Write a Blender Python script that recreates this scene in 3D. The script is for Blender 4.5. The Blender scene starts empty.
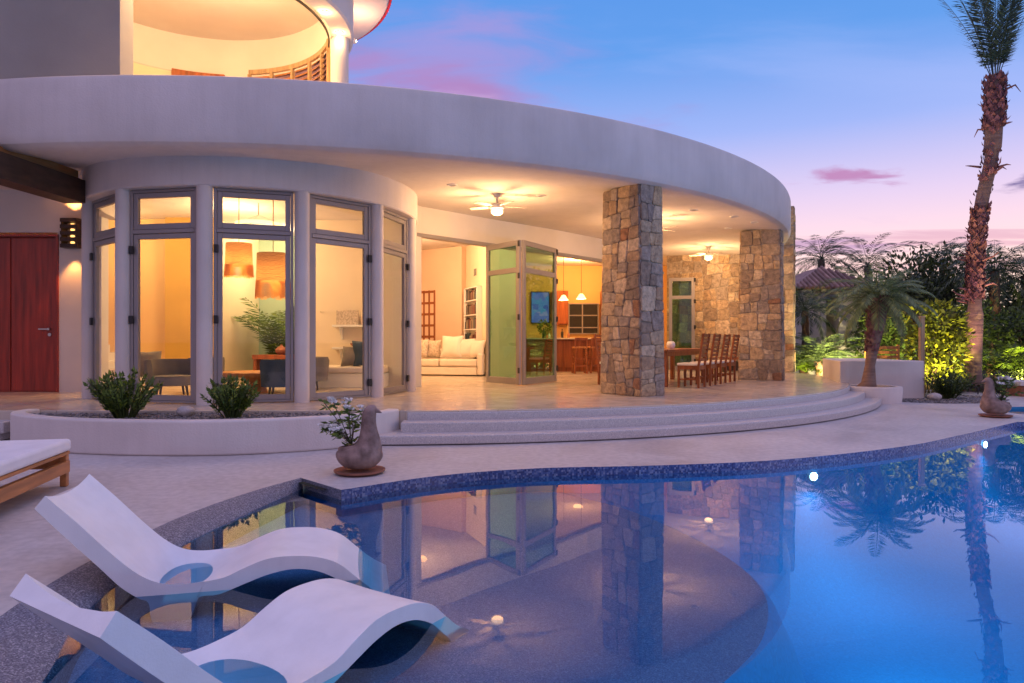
import bpy, bmesh, math, random
from mathutils import Vector, Matrix
rad = math.radians
sin, cos, pi = math.sin, math.cos, math.pi
rng = random.Random(7)
sc = bpy.context.scene
COL = sc.collection
EYE = 1.295      # camera height above the pool deck
TZ = 0.375       # terrace floor
CEIL = 4.05      # underside of the roof slab
WL = -0.09       # water level

# ------------------------------------------------------------------ helpers
class MB:
    def __init__(s): s.v = []; s.f = []
    def add(s, vs, fs):
        n = len(s.v); s.v += [tuple(p) for p in vs]; s.f += [tuple(i + n for i in f) for f in fs]; return s
    def poly(s, pts): return s.add(pts, [tuple(range(len(pts)))])
    def box(s, x0, x1, y0, y1, z0, z1, M=None):
        vs = [Vector(p) for p in ((x0,y0,z0),(x1,y0,z0),(x1,y1,z0),(x0,y1,z0),(x0,y0,z1),(x1,y0,z1),(x1,y1,z1),(x0,y1,z1))]
        if M is not None: vs = [M @ p for p in vs]
        return s.add(vs, [(0,3,2,1),(4,5,6,7),(0,1,5,4),(1,2,6,5),(2,3,7,6),(3,0,4,7)])
    def prism(s, pts, z0, z1):
        n = len(pts)
        a = sum(pts[i][0]*pts[(i+1)%n][1] - pts[(i+1)%n][0]*pts[i][1] for i in range(n))
        if a < 0: pts = pts[::-1]
        vs = [(p[0],p[1],z0) for p in pts] + [(p[0],p[1],z1) for p in pts]
        fs = [tuple(range(n))[::-1], tuple(range(n,2*n))] + [(i,(i+1)%n,n+(i+1)%n,n+i) for i in range(n)]
        return s.add(vs, fs)
    def bar(s, p, q, w, h, up=(0,0,1)):          # a rectangular bar from p to q
        p, q = Vector(p), Vector(q); d = q - p; L = d.length; d.normalize()
        u = Vector(up); x = d.cross(u)
        if x.length < 1e-4: x = d.cross(Vector((1,0,0)))
        x.normalize(); y = x.cross(d)
        M = Matrix((( x.x,d.x,y.x,p.x),(x.y,d.y,y.y,p.y),(x.z,d.z,y.z,p.z),(0,0,0,1)))
        return s.box(-w/2, w/2, 0, L, -h/2, h/2, M)
    def tube(s, pts, rs, n=8, cap=True):
        pts = [Vector(p) for p in pts]
        if not isinstance(rs, (list, tuple)): rs = [rs]*len(pts)
        rings = []; px = None
        for i, p in enumerate(pts):
            d = (pts[min(i+1,len(pts)-1)] - pts[max(i-1,0)]).normalized()
            if px is None:
                px = d.cross(Vector((0,0,1)))
                if px.length < 1e-3: px = Vector((1,0,0))
            px = (px - d*px.dot(d)).normalized(); py = d.cross(px)
            rings.append([p + (px*cos(2*pi*k/n) + py*sin(2*pi*k/n))*rs[i] for k in range(n)])
        vs = [q for r in rings for q in r]
        fs = [(i*n+k, i*n+(k+1)%n, (i+1)*n+(k+1)%n, (i+1)*n+k) for i in range(len(pts)-1) for k in range(n)]
        if cap: fs += [tuple(range(n))[::-1], tuple(range(len(vs)-n, len(vs)))]
        return s.add(vs, fs)
    def lathe(s, prof, c=(0,0,0), n=32, a0=0., a1=360., close=False):   # prof: (r, z) ; angles in degrees
        full = abs(a1-a0) >= 359.9; m = n if full else n+1
        vs = []; k = len(prof)
        for j in range(m):
            a = rad(a0 + (a1-a0)*j/n)
            vs += [(c[0]+r*cos(a), c[1]+r*sin(a), c[2]+z) for r, z in prof]
        fs = []
        kk = k if close else k-1
        for j in range(n):
            j2 = (j+1) % m
            for i in range(kk):
                i2 = (i+1) % k
                fs.append((j*k+i, j2*k+i, j2*k+i2, j*k+i2))
        if close and not full:
            fs += [tuple(range(k)), tuple(range((m-1)*k, m*k))[::-1]]
        return s.add(vs, fs)
    def ring(s, c, r0, r1, a0, a1, z0, z1, n=32):
        return s.lathe([(r0,z0),(r1,z0),(r1,z1),(r0,z1)], (c[0],c[1],0), n, a0, a1, True)
    def ball(s, c, rx, ry=None, rz=None, n=10, m=7, jit=0.):
        ry = ry or rx; rz = rz or rx; vs = [(c[0],c[1],c[2]-rz)]
        for i in range(1, m):
            t = -pi/2 + pi*i/m
            for k in range(n):
                q = 1 + rng.uniform(-jit, jit)
                vs.append((c[0]+rx*q*cos(t)*cos(2*pi*k/n), c[1]+ry*q*cos(t)*sin(2*pi*k/n), c[2]+rz*q*sin(t)))
        vs.append((c[0],c[1],c[2]+rz)); fs = []
        for k in range(n): fs.append((0, 1+(k+1)%n, 1+k))
        for i in range(m-2):
            for k in range(n): fs.append((1+i*n+k, 1+i*n+(k+1)%n, 1+(i+1)*n+(k+1)%n, 1+(i+1)*n+k))
        L = len(vs)-1; b = 1+(m-2)*n
        for k in range(n): fs.append((b+k, b+(k+1)%n, L))
        return s.add(vs, fs)
    def leaf(s, p, d, w, L, nrm=None, fold=0.):
        p = Vector(p); d = Vector(d).normalized()
        nrm = Vector(nrm) if nrm is not None else Vector((rng.gauss(0,1), rng.gauss(0,1), rng.gauss(0,1)))
        x = d.cross(nrm)
        if x.length < 1e-3: x = d.cross(Vector((.3,.5,.8)))
        x.normalize(); up = x.cross(d)
        m = p + d*L*.45 + up*fold
        return s.add([p, m - x*w/2, p + d*L, m + x*w/2], [(0,1,2,3)])
    def build(s, name, mat, parent=None, smooth=None, bevel=0., seg=2, local=False, recalc=False):
        o3 = Vector((0,0,0)); q = parent
        while q is not None and not local: o3 += q.location; q = q.parent
        me = bpy.data.meshes.new(name)
        me.from_pydata([(x-o3.x, y-o3.y, z-o3.z) for x,y,z in s.v], [], s.f)
        if recalc:
            bm = bmesh.new(); bm.from_mesh(me); bmesh.ops.recalc_face_normals(bm, faces=bm.faces); bm.to_mesh(me); bm.free()
        me.materials.append(mat)
        if smooth is not None:
            me.shade_smooth(); me.set_sharp_from_angle(angle=rad(smooth))
        me.update()
        o = bpy.data.objects.new(name, me); COL.objects.link(o)
        if parent is not None: o.parent = parent
        if bevel:
            b = o.modifiers.new('bevel','BEVEL'); b.width = bevel; b.segments = seg; b.limit_method = 'ANGLE'; b.angle_limit = rad(40)
        return o

def tag(o, label=None, cat=None, group=None, kind=None):
    if label: o['label'] = label
    if cat: o['category'] = cat
    if group: o['group'] = group
    if kind: o['kind'] = kind
    return o
def thing(name, label, cat, loc=(0,0,0), group=None, rz=0):
    o = bpy.data.objects.new(name, None); o.empty_display_size = .1; COL.objects.link(o)
    o.location = loc; o.rotation_euler = (0,0,rz)
    return tag(o, label, cat, group)
def dup(o, loc=None, rz=None, label=None, parent=None):
    c = o.copy(); COL.objects.link(c)
    if parent is not None: c.parent = parent
    if loc is not None: c.location = loc
    if rz is not None: c.rotation_euler = (0,0,rz)
    if label: c['label'] = label
    for ch in list(o.children):
        dup(ch, parent=c)
    return c
def light(name, kind, loc, energy, col, parent=None, size=.1, target=None, spot=None, blend=.5):
    l = bpy.data.lights.new(name, kind); l.energy = energy; l.color = col
    if kind == 'AREA': l.shape = 'DISK'; l.size = size
    elif kind != 'SUN': l.shadow_soft_size = size
    if spot: l.spot_size = rad(spot); l.spot_blend = blend
    o = bpy.data.objects.new(name, l); COL.objects.link(o); o.location = loc
    if kind != 'SUN': o.visible_glossy = False      # the modelled bulbs and lenses show in reflections instead
    if target is not None:
        o.rotation_euler = (Vector(target)-Vector(loc)).to_track_quat('-Z','Y').to_euler()
    if parent is not None:
        o.location = Vector(loc) - parent.location; o.parent = parent
    return o
def cr(pts, n=8):                                   # Catmull-Rom through the points
    out = []; N = len(pts)
    for i in range(N-1):
        p0 = pts[max(i-1,0)]; p1 = pts[i]; p2 = pts[i+1]; p3 = pts[min(i+2,N-1)]
        for k in range(n):
            t = k/n
            out.append(tuple(.5*((2*b)+(-a+c)*t+(2*a-5*b+4*c-d)*t*t+(-a+3*b-3*c+d)*t**3) for a,b,c,d in zip(p0,p1,p2,p3)))
    out.append(tuple(pts[-1])); return out
def pol(c, r, a): return (c[0]+r*cos(rad(a)), c[1]+r*sin(rad(a)))
def filled(loops, z):                               # flat sheet from an outer loop and hole loops
    bm = bmesh.new(); es = []
    for lp in loops:
        vs = [bm.verts.new((p[0],p[1],z)) for p in lp]
        es += [bm.edges.new((vs[i], vs[(i+1)%len(vs)])) for i in range(len(vs))]
    bmesh.ops.triangle_fill(bm, edges=es, use_beauty=True, use_dissolve=False, normal=(0,0,1))
    for f in bm.faces:
        if f.normal.z < 0: f.normal_flip()
    bm.verts.index_update(); mb = MB()
    mb.add([tuple(v.co) for v in bm.verts], [tuple(v.index for v in f.verts) for f in bm.faces]); bm.free()
    return mb
def walls_of(lp, z0, z1, closed=True, inward=True):
    mb = MB(); n = len(lp)
    for i in range(n if closed else n-1):
        a, b = lp[i], lp[(i+1)%n]
        mb.add([(a[0],a[1],z0),(b[0],b[1],z0),(b[0],b[1],z1),(a[0],a[1],z1)], [(0,1,2,3)])
    return mb

# ------------------------------------------------------------------ materials
def nt(name):
    m = bpy.data.materials.new(name); m.use_nodes = True
    t = m.node_tree; return m, t, t.nodes, t.links, t.nodes['Principled BSDF']
def ramp(N, stops, interp='LINEAR'):
    r = N.new('ShaderNodeValToRGB'); r.color_ramp.interpolation = interp
    e = r.color_ramp.elements
    while len(e) < len(stops): e.new(.5)
    for i, (p, c) in enumerate(stops):
        e[i].position = p; e[i].color = (c[0],c[1],c[2],1)
    return r
def sca(c, k): return tuple(min(1., x*k) for x in c)
def mk(name, col, rough=.6, var=.12, scale=4., bump=.15, bscale=60., metal=0., col2=None, spec=.5, detail=4, isl=0., dist=.01, stretch=None, streak=0.):
    m, t, N, L, P = nt(name)
    tc = N.new('ShaderNodeTexCoord'); src = tc.outputs['Object']
    if stretch:
        mp = N.new('ShaderNodeMapping'); mp.inputs['Scale'].default_value = stretch; L.new(src, mp.inputs[0]); src = mp.outputs[0]
    n = N.new('ShaderNodeTexNoise'); n.inputs['Scale'].default_value = scale; n.inputs['Detail'].default_value = detail
    L.new(src, n.inputs['Vector'])
    r = ramp(N, [(.3, sca(col,1-var)), (.7, col2 or sca(col,1+var))]); L.new(n.outputs['Fac'], r.inputs[0])
    out = r.outputs[0]
    if isl:
        g = N.new('ShaderNodeNewGeometry'); h = N.new('ShaderNodeHueSaturation')
        mr = N.new('ShaderNodeMapRange'); mr.inputs['To Min'].default_value = 1-isl; mr.inputs['To Max'].default_value = 1+isl
        L.new(g.outputs['Random Per Island'], mr.inputs[0]); L.new(mr.outputs[0], h.inputs['Value']); L.new(out, h.inputs['Color']); out = h.outputs[0]
    if streak:
        mp2 = N.new('ShaderNodeMapping'); mp2.inputs['Scale'].default_value = (5,5,.35); L.new(tc.outputs['Object'], mp2.inputs[0])
        n3 = N.new('ShaderNodeTexNoise'); n3.inputs['Scale'].default_value = 1.6; n3.inputs['Detail'].default_value = 6; n3.inputs['Roughness'].default_value = .65; L.new(mp2.outputs[0], n3.inputs['Vector'])
        r3 = ramp(N, [(.32,(1-streak,1-streak*1.02,1-streak*1.05)),(.58,(1,1,1))]); L.new(n3.outputs['Fac'], r3.inputs[0])
        mm = N.new('ShaderNodeMix'); mm.data_type = 'RGBA'; mm.blend_type = 'MULTIPLY'; mm.inputs[0].default_value = 1; L.new(out, mm.inputs[6]); L.new(r3.outputs[0], mm.inputs[7]); out = mm.outputs[2]
    L.new(out, P.inputs['Base Color'])
    P.inputs['Roughness'].default_value = rough; P.inputs['Metallic'].default_value = metal
    P.inputs['Specular IOR Level'].default_value = spec
    if bump:
        b = N.new('ShaderNodeTexNoise'); b.inputs['Scale'].default_value = bscale; b.inputs['Detail'].default_value = 5; L.new(src, b.inputs['Vector'])
        bp = N.new('ShaderNodeBump'); bp.inputs['Strength'].default_value = bump; bp.inputs['Distance'].default_value = dist
        L.new(b.outputs['Fac'], bp.inputs['Height']); L.new(bp.outputs[0], P.inputs['Normal'])
    return m
def wood(name, col, rough=.4, stretch=(1,1,.08), scale=14):
    return mk(name, col, rough, .35, scale, .12, 30, stretch=stretch)
def emit(name, col, strength):
    m, t, N, L, P = nt(name)
    P.inputs['Base Color'].default_value = (*col,1); P.inputs['Emission Color'].default_value = (*col,1)
    P.inputs['Emission Strength'].default_value = strength; return m
def leafm(name, col, var=.45, trans=.25, scale=3.):
    m, t, N, L, P = nt(name)
    g = N.new('ShaderNodeNewGeometry')
    r = ramp(N, [(0, sca(col,1-var)), (.6, col), (1, (min(1,col[0]*(1+var)*1.15), min(1,col[1]*(1+var)), col[2]))]); L.new(g.outputs['Random Per Island'], r.inputs[0])
    L.new(r.outputs[0], P.inputs['Base Color']); P.inputs['Roughness'].default_value = .5
    tr = N.new('ShaderNodeBsdfTranslucent'); L.new(r.outputs[0], tr.inputs[0])
    mx = N.new('ShaderNodeMixShader'); mx.inputs[0].default_value = trans
    L.new(P.outputs[0], mx.inputs[1]); L.new(tr.outputs[0], mx.inputs[2]); L.new(mx.outputs[0], N['Material Output'].inputs[0])
    return m
def glass(name, tint=(.95,.97,.96), ior=1.5, rough=0., boost=0.):
    m, t, N, L, P = nt(name); N.remove(P)
    tr = N.new('ShaderNodeBsdfTransparent'); tr.inputs[0].default_value = (*tint,1)
    gl = N.new('ShaderNodeBsdfGlossy'); gl.inputs['Roughness'].default_value = rough; gl.inputs[0].default_value = (.95,.95,.95,1)
    fr = N.new('ShaderNodeFresnel'); fr.inputs[0].default_value = ior
    ad = N.new('ShaderNodeMath'); ad.operation = 'ADD'; ad.use_clamp = True; ad.inputs[1].default_value = boost; L.new(fr.outputs[0], ad.inputs[0])
    ge = N.new('ShaderNodeNewGeometry'); inv = N.new('ShaderNodeMath'); inv.operation = 'SUBTRACT'; inv.inputs[0].default_value = 1; L.new(ge.outputs['Backfacing'], inv.inputs[1])
    mu = N.new('ShaderNodeMath'); mu.operation = 'MULTIPLY'; L.new(ad.outputs[0], mu.inputs[0]); L.new(inv.outputs[0], mu.inputs[1])
    mx = N.new('ShaderNodeMixShader'); L.new(mu.outputs[0], mx.inputs[0]); L.new(tr.outputs[0], mx.inputs[1]); L.new(gl.outputs[0], mx.inputs[2])
    L.new(mx.outputs[0], N['Material Output'].inputs[0]); return m
def speckle(name, base, spots, scale=120, rough=.5, bump=.4):
    m, t, N, L, P = nt(name)
    tc = N.new('ShaderNodeTexCoord'); v = N.new('ShaderNodeTexVoronoi'); v.inputs['Scale'].default_value = scale
    L.new(tc.outputs['Object'], v.inputs['Vector'])
    sp = N.new('ShaderNodeSeparateColor'); L.new(v.outputs['Color'], sp.inputs[0])
    r = ramp(N, [(0, base)] + spots, 'CONSTANT'); L.new(sp.outputs[0], r.inputs[0])
    L.new(r.outputs[0], P.inputs['Base Color']); P.inputs['Roughness'].default_value = rough
    bp = N.new('ShaderNodeBump'); bp.inputs['Strength'].default_value = bump; bp.inputs['Distance'].default_value = .004; bp.invert = True
    L.new(v.outputs['Distance'], bp.inputs['Height']); L.new(bp.outputs[0], P.inputs['Normal']); return m
def mosaic(name, cols, size=.019, rough=.25):
    m, t, N, L, P = nt(name)
    tc = N.new('ShaderNodeTexCoord'); v = N.new('ShaderNodeTexVoronoi'); v.inputs['Scale'].default_value = 1/size; v.inputs['Randomness'].default_value = .35
    v.distance = 'CHEBYCHEV'; L.new(tc.outputs['Object'], v.inputs['Vector'])
    sp = N.new('ShaderNodeSeparateColor'); L.new(v.outputs['Color'], sp.inputs[0])
    st = [(i/len(cols), c) for i, c in enumerate(cols)]
    r = ramp(N, st, 'CONSTANT'); L.new(sp.outputs[0], r.inputs[0])
    L.new(r.outputs[0], P.inputs['Base Color']); P.inputs['Roughness'].default_value = rough
    return m

STUCCO = mk('warm_white_stucco', (.66,.61,.57), .75, .05, 1.2, .22, 55, dist=.006)
STUCCO_OUT = mk('exterior_stucco', (.66,.60,.565), .8, .10, .9, .35, 45, dist=.012, streak=.05)
PLASTER = mk('interior_plaster', (.74,.62,.45), .7, .04, 1.5, .06, 60)
PLASTER_PINK = mk('pink_interior_plaster', (.68,.50,.38), .7, .04, 1.5, .06, 60)
YELLOW = mk('yellow_interior_plaster', (.72,.48,.21), .7, .04, 1.5, .06, 60)
AMBERW = mk('amber_kitchen_plaster', (.66,.40,.16), .7, .04, 1.5, .06, 60)
OCHRE = mk('ochre_plaster', (.56,.34,.07), .7, .06, 1.5, .06, 60)
GREENWALL = mk('pale_green_plaster', (.34,.42,.30), .7, .06, 1.5, .06, 60)
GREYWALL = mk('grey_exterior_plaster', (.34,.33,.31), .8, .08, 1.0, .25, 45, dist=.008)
DECK = None
def deck_mat():
    m, t, N, L, P = nt('pool_deck_concrete')
    tc = N.new('ShaderNodeTexCoord')
    n = N.new('ShaderNodeTexNoise'); n.inputs['Scale'].default_value = .9; n.inputs['Detail'].default_value = 8; n.inputs['Roughness'].default_value = .65
    n.inputs['Distortion'].default_value = .6
    L.new(tc.outputs['Object'], n.inputs['Vector'])
    r = ramp(N, [(.28,(.43,.385,.365)),(.5,(.56,.515,.49)),(.75,(.64,.60,.575))]); L.new(n.outputs['Fac'], r.inputs[0])
    n2 = N.new('ShaderNodeTexNoise'); n2.inputs['Scale'].default_value = 14; n2.inputs['Detail'].default_value = 6; L.new(tc.outputs['Object'], n2.inputs['Vector'])
    r2 = ramp(N, [(.35,(.82,.82,.82)),(.65,(1.0,1.0,1.0))]); L.new(n2.outputs['Fac'], r2.inputs[0])
    mx = N.new('ShaderNodeMix'); mx.data_type = 'RGBA'; mx.blend_type = 'MULTIPLY'; mx.inputs[0].default_value = 1
    L.new(r.outputs[0], mx.inputs[6]); L.new(r2.outputs[0], mx.inputs[7]); L.new(mx.outputs[2], P.inputs['Base Color'])
    r3 = ramp(N, [(.3,(.42,.42,.42)),(.7,(.62,.62,.62))]); L.new(n.outputs['Fac'], r3.inputs[0]); L.new(r3.outputs[0], P.inputs['Roughness'])
    bp = N.new('ShaderNodeBump'); bp.inputs['Strength'].default_value = .12; bp.inputs['Distance'].default_value = .01
    n3 = N.new('ShaderNodeTexNoise'); n3.inputs['Scale'].default_value = 45; n3.inputs['Detail'].default_value = 5; L.new(tc.outputs['Object'], n3.inputs['Vector'])
    L.new(n3.outputs['Fac'], bp.inputs['Height']); L.new(bp.outputs[0], P.inputs['Normal']); return m
DECK = deck_mat()
def floor_mat():
    m, t, N, L, P = nt('polished_travertine')
    tc = N.new('ShaderNodeTexCoord'); mp = N.new('ShaderNodeMapping'); mp.inputs['Rotation'].default_value = (0,0,rad(42))
    L.new(tc.outputs['Object'], mp.inputs[0])
    br = N.new('ShaderNodeTexBrick'); br.inputs['Scale'].default_value = 1; br.inputs['Brick Width'].default_value = .9; br.inputs['Row Height'].default_value = .9
    br.offset = 0; br.inputs['Mortar Size'].default_value = .004
    br.inputs['Color1'].default_value = (.56,.47,.37,1); br.inputs['Color2'].default_value = (.62,.53,.43,1); br.inputs['Mortar'].default_value = (.40,.32,.24,1)
    L.new(mp.outputs[0], br.inputs['Vector'])
    n = N.new('ShaderNodeTexNoise'); n.inputs['Scale'].default_value = 3; n.inputs['Detail'].default_value = 8; n.inputs['Distortion'].default_value = .4
    L.new(mp.outputs[0], n.inputs['Vector'])
    r = ramp(N, [(.3,(.86,.84,.81)),(.65,(1,1,1))]); L.new(n.outputs['Fac'], r.inputs[0])
    mx = N.new('ShaderNodeMix'); mx.data_type = 'RGBA'; mx.blend_type = 'MULTIPLY'; mx.inputs[0].default_value = 1
    L.new(br.outputs['Color'], mx.inputs[6]); L.new(r.outputs[0], mx.inputs[7]); L.new(mx.outputs[2], P.inputs['Base Color'])
    r3 = ramp(N, [(.3,(.17,.17,.17)),(.7,(.23,.23,.23))]); L.new(n.outputs['Fac'], r3.inputs[0]); L.new(r3.outputs[0], P.inputs['Roughness'])
    return m
TRAV = floor_mat()
STEP = speckle('speckled_step_plaster', (.50,.47,.46), [(.45,(.56,.52,.50)),(.8,(.42,.40,.41)),(.93,(.62,.59,.57))], 90, .6, .25)
PEBBLE = speckle('grey_pebble_finish', (.12,.125,.17), [(.3,(.17,.175,.22)),(.55,(.075,.08,.115)),(.72,(.25,.255,.30)),(.9,(.36,.36,.41))], 150, .45, .6)
LEDGE = speckle('glow_tinted_pebble_finish', (.22,.27,.42), [(.3,(.28,.33,.48)),(.55,(.16,.20,.33)),(.75,(.36,.40,.54)),(.92,(.48,.52,.62))], 170, .5, .5)  # blue in the pebble colours stands in for the pool lamps' glow
BLUE = speckle('blue_pool_plaster', (.002,.27,.52), [(.4,(.002,.285,.55)),(.7,(.002,.25,.49)),(.93,(.006,.31,.57))], 60, .6, .2)
MOSAIC = mosaic('blue_glass_mosaic', [(.04,.07,.20),(.06,.10,.26),(.04,.055,.15),(.10,.15,.31),(.22,.25,.37),(.05,.08,.21),(.14,.18,.31)])
ALU = mk('taupe_aluminium', (.30,.275,.27), .4, .06, 2, .04, 90, metal=.35)
BLACK = mk('black_plastic', (.015,.015,.016), .45, .2, 8, .05, 60)
BLADE = wood('pale_fan_blade_wood', (.58,.50,.42), .5)
GLASS = glass('window_glass', (.96,.97,.95))
GLASSG = glass('green_reflection_tint_glass', (.52,.74,.60), 1.5, 0, .05)  # door panes' green stands in for reflected garden light; the vase shares it
DOORWOOD = wood('red_mahogany', (.30,.032,.016), .28)
REDWOOD = wood('reddish_brown_wood', (.26,.075,.025), .38)
TEAK = wood('teak_wood', (.42,.17,.055), .45, (1,.1,1))
PALEWOOD = wood('pale_post_wood', (.40,.27,.15), .55)
DARKWOOD = wood('dark_brown_wood', (.050,.028,.018), .5, (.3,.3,1))
WHITEPAINT = mk('white_paint', (.78,.76,.72), .5, .03, 3, .03, 40)
FABRIC = mk('cream_linen', (.74,.66,.56), .9, .05, 6, .35, 220, dist=.004)
FABRIC2 = mk('patterned_linen', (.52,.42,.32), .9, .35, 26, .3, 220, dist=.004)
CUSHION = mk('white_canvas', (.74,.72,.74), .85, .05, 5, .3, 200, dist=.004)
TEAL = mk('slate_blue_fabric', (.055,.085,.115), .9, .15, 6, .3, 200, dist=.004)
GREYFAB = mk('grey_fabric', (.20,.18,.165), .9, .12, 6, .3, 200, dist=.004)
PLASTIC = mk('white_moulded_resin', (.80,.79,.80), .36, .05, 5, .10, 140, streak=.05, detail=8)
CLAY = mk('weathered_clay', (.20,.125,.10), .8, .3, 9, .5, 30, col2=(.38,.255,.215), dist=.012)
TERRA = mk('terracotta', (.30,.12,.075), .85, .3, 9, .4, 40)
SOIL = mk('garden_soil', (.022,.020,.014), .95, .4, 3, .8, 12, col2=(.035,.040,.016), dist=.05)
GRAVEL = mk('grey_gravel', (.20,.185,.18), .9, .2, 20, .8, 60, isl=.55)
ROCK = mk('pale_rock', (.46,.43,.41), .85, .2, 6, .7, 18, dist=.03)
BARK = mk('palm_bark', (.115,.060,.042), .9, .4, 5, .9, 18, col2=(.20,.115,.08), dist=.04)
BARKLOW = mk('ringed_palm_bark', (.24,.15,.115), .85, .25, 3, .8, 8, stretch=(.5,.5,6), dist=.03)
BOOT = mk('palm_boot_fibre', (.235,.105,.105), .9, .4, 8, .6, 25, isl=.5, dist=.03)
TWIG = mk('twig_bark', (.085,.06,.04), .9, .3, 8, .5, 30)
FROND = leafm('grey_green_frond', (.20,.27,.125), .4, .4)
FRONDDK = leafm('dark_frond', (.060,.090,.042), .45, .2)
FRONDLT = leafm('bright_areca_frond', (.105,.175,.020), .45, .35)
FRONDTALL = leafm('blue_green_frond', (.055,.10,.075), .4, .3)
LEAFDK = leafm('dark_leaf', (.062,.088,.036), .5, .15)
LEAFMID = leafm('mid_green_leaf', (.065,.105,.028), .5, .25)
LEAFLIT = leafm('yellow_green_leaf', (.19,.22,.030), .8, .4)
LEAFZZ = leafm('fresh_green_leaf', (.11,.18,.035), .5, .25)
PETAL = mk('white_petal', (.78,.76,.72), .6, .04, 20, .05, 50)
TILE = mk('clay_roof_tile', (.26,.15,.12), .85, .3, 5, .3, 30, isl=.3)
RED = mk('red_trim_paint', (.50,.012,.012), .4, .08, 4, .05, 40)
CHROME = mk('brushed_steel', (.55,.53,.50), .3, .05, 10, .02, 60, metal=1.)
WOVEN = None
def woven():
    m, t, N, L, P = nt('woven_lampshade')
    tc = N.new('ShaderNodeTexCoord'); w = N.new('ShaderNodeTexWave'); w.bands_direction = 'Z'; w.inputs['Scale'].default_value = 14; w.inputs['Distortion'].default_value = 5; w.inputs['Detail'].default_value = 3
    L.new(tc.outputs['Object'], w.inputs[0])
    r = ramp(N, [(.2,(.30,.13,.035)),(.8,(.72,.40,.14))]); L.new(w.outputs['Fac'], r.inputs[0]); L.new(r.outputs[0], P.inputs['Base Color'])
    P.inputs['Roughness'].default_value = .9
    tr = N.new('ShaderNodeBsdfTranslucent'); L.new(r.outputs[0], tr.inputs[0]); mx = N.new('ShaderNodeMixShader'); mx.inputs[0].default_value = .16
    L.new(P.outputs[0], mx.inputs[1]); L.new(tr.outputs[0], mx.inputs[2]); L.new(mx.outputs[0], N['Material Output'].inputs[0]); return m
WOVEN = woven()
def stone_mat():
    m, t, N, L, P = nt('granite_masonry')
    g = N.new('ShaderNodeNewGeometry'); tc = N.new('ShaderNodeTexCoord')
    r = ramp(N, [(0,(.27,.22,.18)),(.16,(.42,.34,.25)),(.32,(.33,.29,.26)),(.46,(.47,.36,.24)),(.60,(.28,.245,.225)),(.72,(.52,.44,.345)),(.84,(.36,.27,.19)),(.95,(.30,.17,.105))], 'CONSTANT')
    L.new(g.outputs['Random Per Island'], r.inputs[0])
    n = N.new('ShaderNodeTexNoise'); n.inputs['Scale'].default_value = 11; n.inputs['Detail'].default_value = 9; n.inputs['Roughness'].default_value = .72
    L.new(tc.outputs['Object'], n.inputs['Vector'])
    r2 = ramp(N, [(.3,(.42,.38,.35)),(.68,(1.40,1.28,1.12))]); L.new(n.outputs['Fac'], r2.inputs[0])
    mx = N.new('ShaderNodeMix'); mx.data_type = 'RGBA'; mx.blend_type = 'MULTIPLY'; mx.inputs[0].default_value = 1
    L.new(r.outputs[0], mx.inputs[6]); L.new(r2.outputs[0], mx.inputs[7]); L.new(mx.outputs[2], P.inputs['Base Color'])
    P.inputs['Roughness'].default_value = .85
    n2 = N.new('ShaderNodeTexNoise'); n2.inputs['Scale'].default_value = 22; n2.inputs['Detail'].default_value = 8; L.new(tc.outputs['Object'], n2.inputs['Vector'])
    bp = N.new('ShaderNodeBump'); bp.inputs['Strength'].default_value = .7; bp.inputs['Distance'].default_value = .03
    L.new(n2.outputs['Fac'], bp.inputs['Height']); L.new(bp.outputs[0], P.inputs['Normal']); return m
STONE = stone_mat()
MORTAR = mk('stone_mortar', (.36,.31,.26), .95, .2, 12, .5, 50)

# ------------------------------------------------------------------ masonry
def split_poly(p, o, d):
    A, B = [], []; n = len(p)
    side = [(q[0]-o[0])*d[1]-(q[1]-o[1])*d[0] for q in p]
    for i in range(n):
        a, b = p[i], p[(i+1)%n]; sa, sb = side[i], side[(i+1)%n]
        (A if sa >= 0 else B).append(a)
        if sa*sb < 0:
            t = sa/(sa-sb); q = (a[0]+(b[0]-a[0])*t, a[1]+(b[1]-a[1])*t); A.append(q); B.append(q)
    return A, B
def stones(w, h, size, rg):
    out = []; todo = [[(0,0),(w,0),(w,h),(0,h)]]
    while todo:
        p = todo.pop()
        xs = [q[0] for q in p]; ys = [q[1] for q in p]; dx = max(xs)-min(xs); dy = max(ys)-min(ys)
        lim = size*rg.uniform(.75,1.75)
        if max(dx,dy) < lim or len(p) < 3: out.append(p); continue
        k = rg.uniform(.36,.64)
        if dx > dy*rg.uniform(.85,1.25): o = (min(xs)+dx*k, min(ys)+dy/2); a = pi/2 + rg.uniform(-.22,.22)
        else: o = (min(xs)+dx/2, min(ys)+dy*k); a = rg.uniform(-.17,.17)
        A, B = split_poly(p, o, (cos(a), sin(a)))
        if len(A) > 2 and len(B) > 2: todo += [A, B]
        else: out.append(p)
    return out
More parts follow.
